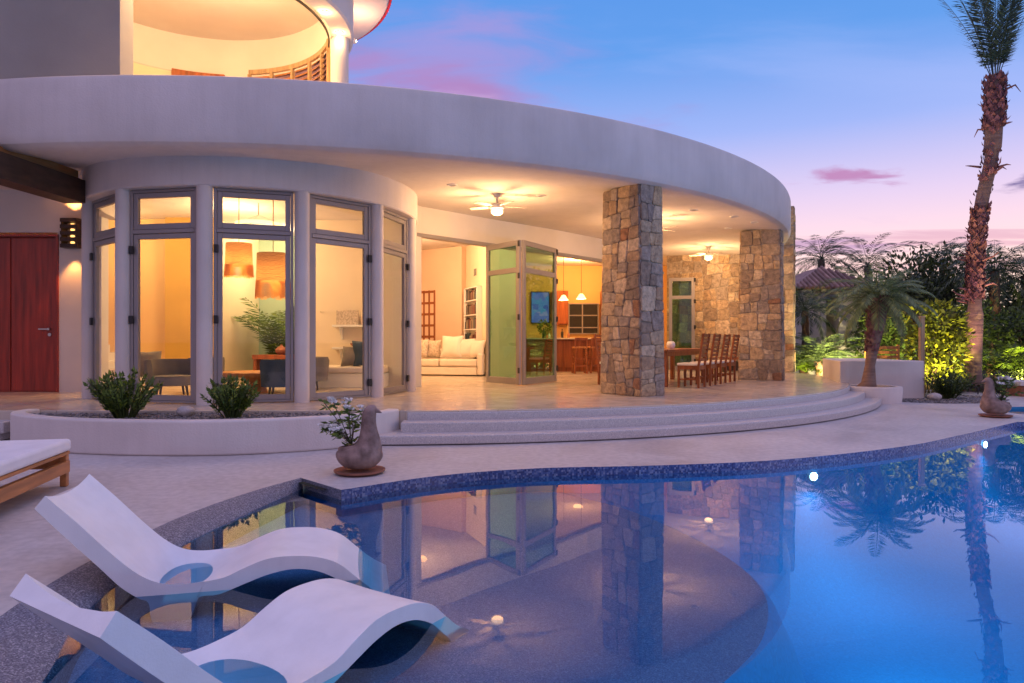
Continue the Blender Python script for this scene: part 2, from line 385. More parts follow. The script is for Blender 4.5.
def masonry(mb, bl, br, tr, tl, size=.34, gap=.016, dep=.03, seed=1):
    rg = random.Random(seed)
    bl, br, tr, tl = map(Vector, (bl, br, tr, tl)); w = ((br-bl).length+(tr-tl).length)/2; h = (tl-bl).length
    nrm = (br-bl).cross(tl-bl).normalized()
    def at(u, v, d): return (bl*(1-u/w)+br*(u/w))*(1-v/h) + (tl*(1-u/w)+tr*(u/w))*(v/h) + nrm*d
    for p in stones(w, h, size, rg):
        cx = sum(q[0] for q in p)/len(p); cy = sum(q[1] for q in p)/len(p)
        def ins(g, j=0.):
            o = []
            for q in p:
                dx, dy = q[0]-cx, q[1]-cy; L = math.hypot(dx,dy) or 1e-6; k = max(.3, 1-g*1.3/L)
                o.append((cx+dx*k+rg.uniform(-j,j), cy+dy*k+rg.uniform(-j,j)))
            return o
        # cut the corners so that the stones are not sharp polygons
        def rnd(o):
            r = []
            for i, q in enumerate(o):
                a = o[i-1]; b = o[(i+1)%len(o)]
                r += [(q[0]+(a[0]-q[0])*.12, q[1]+(a[1]-q[1])*.12), (q[0]+(b[0]-q[0])*.12, q[1]+(b[1]-q[1])*.12)]
            return r
        d = dep*rg.uniform(.5,1.2); n = len(p)*2
        a = rnd(ins(gap*.5, .004)); b = rnd(ins(gap*.5+.018))
        vs = [at(u,v,-.004) for u,v in a]+[at(u,v,d*.7) for u,v in a]+[at(u,v,d) for u,v in b]
        fs = [(i,(i+1)%n,n+(i+1)%n,n+i) for i in range(n)]+[(n+i,n+(i+1)%n,2*n+(i+1)%n,2*n+i) for i in range(n)]+[tuple(range(2*n,3*n))]
        mb.add(vs, fs)

# ------------------------------------------------------------------ plants
def frond(mb, base, az, el, L, droop, ll, n=26, w=.02, vee=.35, roll=0., stem=None):
    base = Vector(base); p = base.copy(); h = Vector((cos(az), sin(az), 0)); side = Vector((-sin(az), cos(az), 0))
    pts = [p.copy()]; ds = []
    for i in range(n):
        t = (i+.5)/n; e = el - droop*t**1.25
        d = h*cos(e) + Vector((0,0,1))*sin(e); p = p + d*(L/n); pts.append(p.copy()); ds.append(d)
        if t < .12: continue
        k = ll*(1-abs(t-.5)**2.2*2.6)*rng.uniform(.85,1.1)*(1 if t < .93 else .8)
        up = side.cross(d)
        for s in (1,-1):
            q = (side*s*.8 + d*(.45+.75*t) - up*vee*s*0 + Vector((0,0,-1))*rng.uniform(.05,.45) + up*vee*.5)
            mb.leaf(p, q, w*rng.uniform(.8,1.2), max(.05,k), d.cross(q)*s + Vector((rng.uniform(-.2,.2),rng.uniform(-.2,.2),.6)))
    (stem or mb).tube(pts[::3]+[pts[-1]], [.012*(1-.8*i/(len(pts[::3]))) for i in range(len(pts[::3])+1)], 4)
def palm_tree(name, label, base, top, r0, r1, nf, L, el, droop, ll, mat, trunkmat=BARK, group=None, boots=0, w=.036, seed=1, nl=28, cat='palm tree'):
    rng.seed(seed)
    t = thing(name, label, cat, base, group); b = Vector(base); tp = Vector(top)
    mid = b.lerp(tp,.5) + Vector((.06,0,0)); pts = cr([tuple(b),tuple(mid),tuple(tp)],7)
    m = MB(); m.tube(pts, [r0+(r1-r0)*i/(len(pts)-1) + (.02 if i%2 else 0) for i in range(len(pts))], 12)
    m.build('trunk', trunkmat, t, 60)
    c = MB()
    for i in range(nf):
        az = i*2.39996 + rng.uniform(-.2,.2); e = el[0] + (el[1]-el[0])*((i+.5)/nf) + rng.uniform(-.1,.1)
        frond(c, tp, az, e, L*rng.uniform(.85,1.1), droop*rng.uniform(.8,1.2), ll, nl, w)
    c.build('crown', mat, t)
    return t
def leaf_cloud(mb, blobs, n, size, up=.2, spread=None):
    tot = sum(b[3]*b[4] for b in blobs)
    for b in blobs:
        for i in range(int(n*b[3]*b[4]/tot)):
            a = rng.uniform(0,2*pi); ct = rng.uniform(-.85,1); st = math.sqrt(1-ct*ct); r = rng.uniform(.35,1.08)**.6
            d = Vector((st*cos(a), st*sin(a), ct))
            p = (b[0]+d.x*b[3]*r, b[1]+d.y*b[3]*r, b[2]+d.z*b[4]*r)
            s = size*rng.uniform(.6,1.3)
            mb.leaf(p, d + Vector((rng.gauss(0,.6),rng.gauss(0,.6),rng.gauss(0,.5)+up)), s*.5, s)
def blobs_for(c, rx, rz, n):
    out = []
    for i in range(n):
        a = rng.uniform(0,2*pi); r = math.sqrt(rng.random())*rx*.75
        out.append((c[0]+r*cos(a), c[1]+r*sin(a)*.7, c[2]+rng.uniform(-.6,.6)*rz, rx*rng.uniform(.28,.5), rz*rng.uniform(.3,.55)))
    return out
def bush_tree(name, label, base, h, rx, mat, n=2600, size=.16, group=None, seed=3, cat='tree', nb=12, low=.25, bark=TWIG):
    rng.seed(seed); t = thing(name, label, cat, base, group); x,y,z = base
    c = MB(); rz = h*(1-low)/2; bl = blobs_for((x,y,z+h-rz), rx, rz, nb); leaf_cloud(c, bl, n, size); c.build('crown', mat, t)
    m = MB(); m.tube([(x,y,z),(x+.03,y,z+h*.3),(x,y,z+h*.55)], [.09,.07,.05], 8)
    for b in bl[:6]: m.tube([(x,y,z+h*.3),((x+b[0])/2,(y+b[1])/2,(z+h*.35+b[2])/2),(b[0],b[1],b[2])], [.045,.03,.012], 6)
    m.build('trunk', bark, t, 60); return t
def stem_shrub(name, label, base, h, spread, ns, mat, seed, leafL=.085, leafW=.042, group=None):
    rng.seed(seed); t = thing(name, label, 'shrub', base, group); lf = MB(); st = MB()
    for i in range(ns):
        az = rng.uniform(0,2*pi); k = rng.random()**.6; lean = k*1.05; L = h*rng.uniform(.75,1.12)
        p = Vector(base) + Vector((cos(az),sin(az),0))*spread*.25*k; pts = [p.copy()]
        d0 = Vector((cos(az)*sin(lean*.6), sin(az)*sin(lean*.6), cos(lean*.6))); M = 11
        for j in range(M):
            tt = j/M; d = (d0 + Vector((cos(az),sin(az),-.15))*.35*k*tt).normalized(); p = p + d*L/M; pts.append(p.copy())
            if j >= 2:
                sd = d.cross(Vector((0,0,1)))
                if sd.length < .1: sd = Vector((1,0,0))
                sd.normalize(); rot = Matrix.Rotation(rng.uniform(0,pi), 3, d); sd = rot @ sd
                for s in (1,-1):
                    lf.leaf(p, sd*s + d*.9, leafW*rng.uniform(.8,1.2), leafL*rng.uniform(.8,1.25)*(1.1-.5*tt), d + sd*.1)
        lf.leaf(p, d, leafW, leafL)
        st.tube(pts[::2]+[pts[-1]], [.008]*len(pts[::2])+[.003], 5)
    lf.build('foliage', mat, t); st.build('stems', LEAFMID, t); return t
def pebbles(mb, pts, s0, s1):
    for (x,y,z) in pts:
        s = rng.uniform(s0,s1); a = rng.uniform(0,pi)
        M = Matrix.Translation((x,y,z+s*.25)) @ Matrix.Rotation(a,4,'Z') @ Matrix.Rotation(rng.uniform(-.4,.4),4,'X')
        sx, sy, sz = s*rng.uniform(.7,1.2), s*rng.uniform(.5,.9), s*rng.uniform(.35,.7)
        vs = [M @ Vector((sx*q[0],sy*q[1],sz*q[2])) for q in ((1,0,0),(.4,.9,.1),(-.5,.8,-.1),(-1,0,.1),(-.4,-.9,0),(.5,-.8,.1),(.1,0,.9),(0,.1,-.9))]
        mb.add(vs, [(i,(i+1)%6,6) for i in range(6)]+[((i+1)%6,i,7) for i in range(6)])
def inside(p, lp):
    c = False; n = len(lp)
    for i in range(n):
        a, b = lp[i], lp[i-1]
        if (a[1] > p[1]) != (b[1] > p[1]) and p[0] < (b[0]-a[0])*(p[1]-a[1])/(b[1]-a[1])+a[0]: c = not c
    return c

# ================================================================== SETTING
far = cr([(-1.49,5.96),(-.69,6.60),(.29,6.98),(1.55,7.14),(3.0,7.50),(4.78,8.40),(6.14,9.40),(8.14,11.0)], 8)
rest = cr([(8.14,11.0),(9.2,10.85),(12,10.1),(15,7.5),(15.5,2),(12,-3.5),(5,-5),(0,-3.5),(-1.1,-1.2)], 6)
outer = cr([(-1.55,-1.3),(-1.75,.5),(-2.05,1.9),(-2.36,3.0),(-2.47,3.7),(-2.48,4.4),(-2.43,5.1),(-2.25,5.85),(-2.0,6.48)], 9)
inner = cr([(-1.1,-1.2),(-1.35,.5),(-1.62,1.8),(-1.88,2.75),(-2.14,3.4),(-2.25,4.05),(-2.22,4.7),(-2.13,5.4),(-2.02,6.1),(-1.97,6.44)], 8)
left = outer
pool = far[:-1] + rest[:-1] + left           # closed by the short return at the deck corner
cx_, cy_ = 4.5, 2.5
def grow(lp, k): return [(x+(x-cx_)/math.hypot(x-cx_,y-cy_)*k, y+(y-cy_)/math.hypot(x-cx_,y-cy_)*k) for x,y in lp]
SPA = (10.15,12.45); spa = [pol(SPA,1.1,a*10) for a in range(36)]
deck_out = [(-17,-9),(21,-9),(21,17.6),(13,17.9),(9.2,18.6),(9.2,21),(-17,21)]
tag(filled([deck_out, pool, spa], 0).build('pool_deck', DECK), kind='structure')
G_ = 600
tag(filled([[(-G_,-G_),(G_,-G_),(G_,G_),(-G_,G_)], grow(pool,.25), [pol(SPA,1.3,a*10) for a in range(36)]], -.03).build('ground', SOIL), kind='structure')
band = walls_of(far, WL-.05, 0, False); tag(band.build('pool_tile_band', MOSAIC, None, 40), kind='structure')
b2 = walls_of([left[-1], far[0]], WL-.05, 0, False); tag(b2.build('pool_return_wall', PEBBLE), kind='structure')
b3 = walls_of(rest, WL-.05, 0, False); tag(b3.build('pool_far_tile_band', MOSAIC, None, 40), kind='structure')
basin = MB(); k = len(pool); rows = []
for z, f in ((WL-.05,1.0),(-.8,.992),(-1.1,.97),(-1.32,.93),(-1.45,.87),(-1.5,.78)): rows.append([(5.5+(x-5.5)*f, 3.0+(y-3.0)*f, z) for x,y in pool])
basin.add([p for r in rows for p in r], [(r*k+j, r*k+(j+1)%k, (r+1)*k+(j+1)%k, (r+1)*k+j) for r in range(len(rows)-1) for j in range(k)])
fl = filled([rows[-1]], -1.5); basin.add(fl.v, fl.f)
tag(basin.build('pool_basin', BLUE, None, 60), kind='structure')
# grey pebble border sloping from the deck into the shallow ledge
pb = MB(); k = len(inner)
rows = [[(x,y,.004) for x,y in outer]]
for t, z in ((.15,.0),(.55,-.03),(.9,-.075),(1.0,-.105)): rows.append([(o[0]+(i[0]-o[0])*t, o[1]+(i[1]-o[1])*t, z) for o, i in zip(outer, inner)])
rows.append([(i[0]+.015, i[1], -.25) for i in inner])
pb.add([p for r in rows for p in r], [(r*k+j, r*k+j+1, (r+1)*k+j+1, (r+1)*k+j) for r in range(len(rows)-1) for j in range(k-1)])
tag(pb.build('pebble_border', PEBBLE, None, 50), kind='structure')
# shallow ledge
lc = cr([(.42,6.97),(1.02,6.25),(1.38,5.4),(1.54,4.7),(1.52,4.1),(1.28,3.5),(.9,3.0),(.5,2.5),(.1,1.9),(-.4,1.1),(-1.0,.6),(-1.6,.5)], 8)
i0 = min(range(len(far)), key=lambda i: abs(far[i][0]-.45)); i1 = min(range(len(left)), key=lambda i: abs(left[i][1]-.5))
ledge = lc + left[i1+1:] + far[:i0]
lm = filled([ledge], -.235)
tag(lm.build('pool_ledge', LEDGE), kind='structure')
sl = MB(); k = len(lc); rows = []
for d, z in ((0,-.235),(.03,-.25),(.08,-.31),(.2,-.52),(.36,-.9),(.55,-1.52)): rows.append([(0.0+(x-0.0)*(1+d/1.6*.6)+d*.25, 4.6+(y-4.6)*(1-.02*d), z) for x,y in lc])
sl.add([p for r in rows for p in r], [(r*k+j, r*k+j+1, (r+1)*k+j+1, (r+1)*k+j) for r in range(len(rows)-1) for j in range(k-1)])
tag(sl.build('pool_ledge_slope', BLUE, None, 60), kind='structure')
def water_mat():
    m, t, N, L, P = nt('pool_water'); N.remove(P)
    tc = N.new('ShaderNodeTexCoord'); n = N.new('ShaderNodeTexNoise'); n.inputs['Scale'].default_value = 1.1; n.inputs['Detail'].default_value = 2; n.inputs['Roughness'].default_value = .4
    mp = N.new('ShaderNodeMapping'); mp.inputs['Scale'].default_value = (1.0,.7,1); L.new(tc.outputs['Object'], mp.inputs[0]); L.new(mp.outputs[0], n.inputs['Vector'])
    bp = N.new('ShaderNodeBump'); bp.inputs['Strength'].default_value = .06; bp.inputs['Distance'].default_value = .05; L.new(n.outputs['Fac'], bp.inputs['Height'])
    tr = N.new('ShaderNodeBsdfTransparent'); tr.inputs[0].default_value = (.40,.78,1,1)
    gl = N.new('ShaderNodeBsdfGlossy'); gl.inputs['Roughness'].default_value = .012; gl.inputs[0].default_value = (1,1,1,1); L.new(bp.outputs[0], gl.inputs['Normal'])
    fr = N.new('ShaderNodeFresnel'); fr.inputs[0].default_value = 1.42; L.new(bp.outputs[0], fr.inputs['Normal'])
    mx = N.new('ShaderNodeMixShader'); L.new(fr.outputs[0], mx.inputs[0]); L.new(tr.outputs[0], mx.inputs[1]); L.new(gl.outputs[0], mx.inputs[2])
    L.new(mx.outputs[0], N['Material Output'].inputs[0]); return m
WATER = water_mat()
tag(filled([pool], WL).build('water', WATER), kind='structure')
sb = walls_of(spa, -.8, 0); q = filled([spa], -.7); sb.add(q.v, q.f); tag(sb.build('spa_basin', BLUE), kind='structure')
tag(filled([spa], -.05).build('spa_water', WATER), kind='structure')
# terrace and steps
SC = (-1.95,19.4)
arc = [pol(SC,10.35,a) for a in range(-87,100,2)]
terr = [(-17,9.1),(-1.42,9.1)] + arc + [(-17,29.7)]
m = MB(); m.prism(terr, .02, TZ); tag(m.build('terrace_floor', TRAV, None, None, .012, 2), kind='structure')
m = MB()
for r, z, a0 in ((10.362,.352,-86.9),(10.65,.25,-87.2),(10.95,.125,-89.0)):
    m.ring(SC, 9.9, r, a0, -10, .012, z, 90)
tag(m.build('terrace_steps', STEP, None, 30, .014, 3), kind='structure')
m = MB()
m.box(-17,-6.62,8.55,9.3,.01,.125); m.box(-17,-6.58,8.83,9.3,.1,.25)
tag(m.build('side_steps', STEP, None, None, .014, 3), kind='structure')

# ================================================================== HOUSE
house = thing('house', 'curved white stucco house with stone pillars and glowing glass bay by the pool', 'house', (-5,22,0))
RC = (-5,22); RR = 12.95
m = MB()
m.lathe([(.01,CEIL),(11.3,CEIL),(12.3,3.965),(12.72,3.925),(12.82,3.93),(12.90,3.965),(RR,4.05),(RR,4.76),(12.925,4.835),(12.86,4.865),(12.62,4.865),(12.58,4.80),(12.58,4.42),(.01,4.40)], (RC[0],RC[1],0), 220)
m.build('roof_canopy', STUCCO_OUT, house, 35)
BC = (-4.65,12.736)                                     # glazed bay drum
m = MB(); m.lathe([(2.62,CEIL+.01),(2.62,3.56),(2.84,3.56),(2.86,3.58),(2.86,CEIL+.01)], (BC[0],BC[1],0), 80, -180, 22)
m.build('bay_lintel', STUCCO_OUT, house, 35)
cols = []
for k in range(-2, 4):
    th = 3.2+28.6*k; p = (BC[0]+2.755*sin(rad(th)), BC[1]-2.755*cos(rad(th))); cols.append(p)
    c = MB(); c.lathe([(.001,TZ),(.112,TZ),(.112,3.565),(.001,3.565)], (p[0],p[1],0), 28); c.build('bay_column', STUCCO_OUT, house, 40)
def window_between(p, q, hinge_right, gl=GLASS, z0=TZ+.01, z1=3.555, zt=2.93, gap=.12, inset=.03):
    p, q = Vector((*p,0)), Vector((*q,0)); d = (q-p).normalized(); nrm = Vector((d.y,-d.x,0))
    p = p + d*gap - nrm*inset; q = q - d*gap - nrm*inset
    W = (q-p).length
    M = Matrix(((d.x,-nrm.x,0,p.x),(d.y,-nrm.y,0,p.y),(0,0,1,0),(0,0,0,1)))      # local x along, y inward
    f = MB()
    ow, lw = .045, .075
    f.box(0,ow,-.04,.05,z0,z1,M); f.box(W-ow,W,-.04,.05,z0,z1,M); f.box(ow,W-ow,-.04,.05,z1-ow,z1,M); f.box(ow,W-ow,-.04,.05,z0,z0+.03,M)
    f.box(ow,W-ow,-.045,.055,zt-.03,zt+.03,M)
    for a, b in ((z0+.032,zt-.034),(zt+.034,z1-ow-.003)):            # leaf and transom sashes
        f.box(ow+.003,ow+lw,-.025,.035,a,b,M); f.box(W-ow-lw,W-ow-.003,-.025,.035,a,b,M)
        f.box(ow+lw,W-ow-lw,-.025,.035,a,a+lw*1.1,M); f.box(ow+lw,W-ow-lw,-.025,.035,b-lw,b,M)
    wo = f.build('window', ALU, house, None, .005, 1)
    for a, b in ((z0+.1,zt-.1),(zt+.1,z1-.12)):
        g = MB(); g.box(ow+lw-.01,W-ow-lw+.01,0,.012,a,b,M); g.build('pane', gl, wo)
    x = W-.035 if hinge_right else .035
    for z in (.62,1.62,2.66):
        h = MB(); h.box(x-.035,x+.035,-.075,-.042,z-.06,z+.06,M); h.build('hinge', BLACK, wo, None, .008, 2)
    return wo
for i in range(5): window_between(cols[i], cols[i+1], i >= 3)

# stone pillars (radial slabs of masonry, slightly battered)
def pillar(corner, seed, wid, dep):
    c = Vector((*corner,0)); inw = (Vector((RC[0],RC[1],0))-c).normalized(); tan = Vector((-inw.y*-1, inw.x*-1, 0))
    tan = Vector((inw.y,-inw.x,0))
    P = [c, c+tan*wid, c+tan*wid+inw*dep, c+inw*dep]; ctr = sum(P, Vector())/4
    T = [ctr+(p-ctr)*.91 for p in P]; h = 3.955
    lo = [Vector((p.x,p.y,TZ)) for p in P]; hi = [Vector((p.x,p.y,h)) for p in T]
    cm = MB(); cm.add([tuple(ctr+(p-ctr)*.985) for p in lo]+[tuple(ctr+(p-ctr)*.985) for p in hi], [(0,1,2,3)[::-1],(4,5,6,7),(0,1,5,4),(1,2,6,5),(2,3,7,6),(3,0,4,7)])
    cm.v = [(x,y,(TZ if i < 4 else h)) for i,(x,y,z) in enumerate(cm.v)]
    o = cm.build('stone_pillar', MORTAR, house, recalc=True)
    s = MB()
    for i in range(4): masonry(s, lo[i], lo[(i+1)%4], hi[(i+1)%4], hi[i], .29, .010, .028, seed+i)
    s.build('stone_facing', STONE, o); return o
pillar((2.14,11.34), 11, .55, 1.0); pillar((6.33,16.0), 31, .46, .98)
# stone wall at the end of the terrace
sw = MB(); a, b = Vector((5.0,22.05,0)), Vector((8.42,20.4,0)); d = (b-a).normalized(); n = Vector((d.y,-d.x,0))
q = [a+n*.0, b+n*.0, b-n*.4, a-n*.4]
sw.prism([(p.x,p.y) for p in q], TZ, 5.35); o = sw.build('stone_wall', MORTAR, house, recalc=True)
s = MB(); z3 = lambda p, z: (p.x,p.y,z)
masonry(s, z3(a,TZ), z3(b,TZ), z3(b,5.35), z3(a,5.35), 36e-2, .013, .028, 71)
masonry(s, z3(b,TZ), z3(b-n*.4,TZ), z3(b-n*.4,5.35), z3(b,5.35), .36, .016, .03, 72)
s.build('stone_facing', STONE, o)

# walls : a helper for straight wall pieces seen from both sides
def wallseg(p, q, z0, z1, t, mat, name='wall'):
    p, q = Vector((*p,0)), Vector((*q,0)); d = (q-p).normalized(); nn = Vector((-d.y,d.x,0))*t
    w = MB(); w.prism([(p.x,p.y),(q.x,q.y),(q.x+nn.x,q.y+nn.y),(p.x+nn.x,p.y+nn.y)], z0, z1)
    return w.build(name, mat, house, recalc=True)
ZT = CEIL+.02
# entrance wall with door
wallseg((-8.26,12.4),(-7.46,12.4),TZ,ZT,.22,STUCCO,'entrance_wall')
wallseg((-10.0,12.4),(-8.26,12.4),2.32+TZ+.58,ZT,.22,STUCCO,'entrance_wall')
wallseg((-14.0,12.4),(-10.0,12.4),TZ,ZT,.22,STUCCO,'entrance_wall')
dz = 3.20
m = MB(); m.box(-9.99,-8.27,12.46,12.54,TZ,dz)
dr = m.build('entrance_door', DOORWOOD, house)
pn = MB()
for x0, x1 in ((-9.97,-9.14),(-9.12,-8.29)): pn.box(x0,x1,12.435,12.459,TZ+.02,dz-.02)
pn.build('door_leaf', DOORWOOD, dr, None, .008, 2)
h = MB(); h.bar((-8.42,12.40,1.52),(-8.60,12.40,1.52),.022,.022); h.tube([(-8.42,12.44,1.52),(-8.42,12.39,1.52)],.022,10); h.tube([(-8.42,12.44,1.42),(-8.42,12.425,1.42)],.03,12)
h.build('handle', CHROME, dr, 40)
f = MB(); f.box(-10.03,-9.99,12.37,12.6,TZ,dz+.04); f.box(-8.27,-8.23,12.37,12.6,TZ,dz+.04); f.box(-9.99,-8.27,12.37,12.6,dz,dz+.04)
f.build('door_frame', DOORWOOD, house)
m = MB(); m.bar((-7.02,8.95,3.66),(-6.91,10.8,3.66),.34,.36); m.build('entrance_beam', DARKWOOD, house)
m = MB(); m.bar((-7.02,8.95,3.92),(-6.91,10.8,3.92),.10,.155); m.build('beam_spacer', TEAK, house)
# interior of the bay
wallseg((-7.72,15.5),(-10.4,15.5),TZ,ZT,.15,YELLOW,'interior_wall')
wallseg((-10.4,15.5),(-10.4,12.62),TZ,ZT,.15,YELLOW,'interior_wall')
m = MB(); m.box(-7.70,-6.62,15.15,15.6,TZ,ZT); m.build('interior_wall', OCHRE, house)
wallseg((-6.62,15.6),(-6.62,18.0),TZ,ZT,.15,PLASTER,'interior_wall')
wallseg((-4.85,18.0),(-6.62,18.0),TZ,ZT,.15,GREENWALL,'interior_wall')
m = MB(); m.box(-4.9,-2.65,15.5,15.7,TZ,ZT); m.build('interior_wall', PLASTER, house)
m = MB(); m.box(-4.9,-4.75,15.7,18.2,TZ,ZT); m.build('interior_wall', PLASTER, house)
# white interior stair in the bay
st = MB()
for i in range(5): st.box(-9.3-.28*0,-8.0-.26*i,14.35,15.49,TZ+.17*i,TZ+.17*(i+1))
st.build('interior_stair', WHITEPAINT, house, None, .01, 2)
# glazed front: header along the diagonal facade
fac = [(-1.98,13.8),(-.58,15.25),(1.08,16.85),(2.37,18.3),(4.75,21.6)]
for i in range(4):
    wallseg(fac[i], fac[i+1], 3.50, ZT, .22, STUCCO, 'header_wall')
    p, q = fac[i], fac[i+1]
    t = MB(); t.bar((p[0],p[1]+.05,3.46),(q[0],q[1]+.05,3.46),.16,.075); t.build('door_track', ALU, house)
wallseg((-2.7,14.2),(-1.95,13.75),TZ,ZT,.2,STUCCO,'wall')
wallseg((3.3,19.6),(4.75,21.6),TZ,3.5,.2,STUCCO,'wall')
# living room
wallseg((-1.34,19.9),(-5.2,22.6),TZ,ZT,.2,PLASTER_PINK,'interior_wall')
wallseg((-5.2,22.6),(-5.2,18.2),TZ,ZT,.2,PLASTER,'interior_wall')
blk = MB(); blk.prism([(-1.34,19.9),(-.66,18.1),(.10,18.3),(.10,25.0),(-1.34,25.0)], TZ, ZT); blk.build('interior_wall', PLASTER, house, recalc=True)
# kitchen
wallseg((6.6,25.0),(.1,25.0),TZ,ZT,.2,AMBERW,'interior_wall')
wallseg((5.3,22.2),(6.5,24.8),TZ,ZT,.2,PLASTER,'interior_wall')
# kitchen window
w = MB(); w.box(2.06,3.12,24.74,24.80,1.58,2.66); kw = w.build('kitchen_window', BLACK, house)
w = MB()
for z in (1.58,1.80,2.24,2.66): w.box(2.06,3.12,24.70,24.735,z-.02,z+.02)
for x in (2.06,2.55,3.12): w.box(x-.02,x+.02,24.695,24.738,1.56,2.68)
w.build('window_bars', ALU, kw)
# folding doors
def door_panel(p, q, zb, zt, gl, name='folding_door'):
    p, q = Vector((*p,0)), Vector((*q,0)); d = (q-p).normalized(); nn = Vector((-d.y,d.x,0)); W = (q-p).length
    M = Matrix(((d.x,nn.x,0,p.x),(d.y,nn.y,0,p.y),(0,0,1,0),(0,0,0,1))); zm = zt-.62
    f = MB(); w = .105
    f.box(0,w,-.03,.03,zb,zt,M); f.box(W-w,W,-.03,.03,zb,zt,M); f.box(w,W-w,-.03,.03,zb,zb+.14,M); f.box(w,W-w,-.03,.03,zt-.11,zt,M); f.box(w,W-w,-.03,.03,zm-.055,zm+.055,M)
    o = f.build(name, ALU, house, None, .006, 1)
    for a, b in ((zb+.12,zm-.05),(zm+.05,zt-.1)):
        g = MB(); g.box(w-.01,W-w+.01,-.006,.006,a,b,M); g.build('pane', gl, o)
    for z in (zb+.3,(zb+zt)/2-.1,zt-.75,zt-.08):
        h = MB(); h.box(W-.03,W+.03,-.05,-.032,z-.06,z+.06,M); h.build('hinge', BLACK, o, None, .006, 2)
    return o
door_panel((-.56,15.2),(.17,14.25),TZ+.015,3.42,GLASSG)
door_panel((.22,14.27),(1.0,15.62),TZ+.015,3.42,GLASSG)
door_panel((4.95,21.55),(5.72,21.35),TZ+.015,3.30,GLASSG)

# upper storey
TC = (-6.2,13.0)
m = MB(); m.ring(TC, 2.68, 2.96, 14, 232, 4.28, 8.22, 80); tw = m.build('tower_wall', PLASTER, house, 35)
m = MB(); m.lathe([(2.66,8.22),(2.66,7.36),(2.70,7.32),(3.06,7.32),(3.10,7.36),(3.10,8.22)], (*TC,0), 96); m.build('ring_beam', STUCCO, house, 35)
m = MB(); m.lathe([(.01,8.20),(3.66,8.20),(3.78,8.24),(3.83,8.32),(3.83,8.55),(.01,8.6)], (*TC,0), 96); m.build('tower_roof', STUCCO, house, 35)
m = MB(); m.lathe([(3.79,8.29),(3.87,8.29),(3.86,8.62),(3.79,8.62)], (*TC,0), 96, close=True); m.build('red_roof_edge', RED, house, 35)
cp = pol(TC,2.83,12); m = MB(); m.lathe([(.001,4.3),(.175,4.3),(.175,7.34),(.001,7.34)], (*cp,0), 24); m.build('tower_column', STUCCO, house, 40)
m = MB(); m.lathe([(2.61,7.28),(2.64,7.28),(2.64,7.32),(2.61,7.32)], (*TC,0), 80, -60, 20, True); m.build('curtain_rail', BLACK, house, 40)
m = MB()
for z0, z1 in ((7.40,7.50),(6.0,6.1)): m.ring(TC, 2.60, 2.672, 22, 86, z0, z1, 30)
for a in (22,34,47,60,73,85): m.ring(TC, 2.60, 2.672, a, a+1.6, 6.1, 7.40, 2)
lo = m.build('louvre_window', PALEWOOD, house, 35)
m = MB()
for a in (23.7,35.7,48.7,61.7,74.7):
    for i in range(11):
        z = 6.15+i*.115; m.lathe([(2.615,z),(2.655,z+.05),(2.660,z+.062),(2.62,z+.012)], (*TC,0), 6, a, a+10.2, True)
m.build('slats', TEAK, lo, 35)
m = MB(); m.ring(TC, 2.664, 2.678, 22.5, 85.5, 6.1, 7.40, 30); m.build('pane', mk('dusky_violet_glass', (.22,.15,.22), .15, .1, 2, 0), lo, 35)
m = MB(); m.ring(TC, 2.58, 2.676, 98, 122, 4.4, 7.38, 20); m.build('wooden_door', REDWOOD, house, 35)
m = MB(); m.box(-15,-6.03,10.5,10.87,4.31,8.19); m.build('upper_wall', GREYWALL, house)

# ================================================================== LAMPS
WARM = (1,.56,.22); AMBER = (1,.56,.25)
GLOW = emit('lamp_glow', (1,.72,.38), 2.4); GLOW2 = emit('soft_lamp_glow', (1,.62,.26), 2.4); HOT = emit('bright_bulb', (1,.78,.45), 12)
# slatted sconce
t = thing('wall_sconce', 'dark slatted wall lamp glowing beside the red entrance door', 'wall lamp', (-7.93,12.4,2.95))
m = MB()
for i in range(5): m.box(-8.10,-7.79,12.22,12.385,2.98+i*.115,2.98+i*.115+.07)
m.box(-8.08,-8.06,12.22,12.39,2.98,3.5); m.box(-7.83,-7.81,12.24,12.39,2.98,3.5); m.build('slats', DARKWOOD, t, None, .006, 1)
b = MB(); b.tube([(-7.93,12.32,3.06),(-7.93,12.32,3.42)],.03,12); b.build('bulb', emit('amber_bulb', (1,.50,.14), 2.5), t, 40)
light('sconce_light','POINT',(-7.93,12.27,3.235),7,(1,.45,.13),t,.03)
light('sconce_up','SPOT',(-7.93,12.24,3.56),55,(1,.40,.10),t,.03,(-7.93,12.3,4.5),95,.5)
light('sconce_down','SPOT',(-7.93,12.24,2.93),42,(1,.40,.10),t,.03,(-7.93,12.3,1.0),80,.6)
# ceiling fans
def fan(label, x, y, ang, watt):
    t = thing('ceiling_fan', label, 'ceiling fan', (x,y,CEIL), 'ceiling fans on the terrace')
    m = MB(); m.lathe([(.001,0),(.075,0),(.06,-.05),(.02,-.07),(.02,-.17),(.10,-.18),(.13,-.21),(.13,-.27),(.09,-.30),(.001,-.30)], (x,y,CEIL-.004), 24); m.build('motor', WHITEPAINT, t, 40)
    for k in range(5):
        a = ang+k*2*pi/5; b = MB(); M = Matrix.Translation((x,y,CEIL-.235)) @ Matrix.Rotation(a,4,'Z') @ Matrix.Rotation(.2,4,'X')
        b.box(.12,.22,-.02,.02,-.006,.006,M); b.box(.2,.56,-.055,.055,-.005,.005,M); b.build('blade', BLADE, t, None, .004, 1)
    g = MB(); g.lathe([(.001,-.395),(.06,-.39),(.105,-.36),(.115,-.32),(.10,-.302)], (x,y,CEIL), 24); g.build('lamp_bowl', GLOW, t, 40)
    light('fan_light','POINT',(x,y,CEIL-.62),watt,AMBER,t,.26)
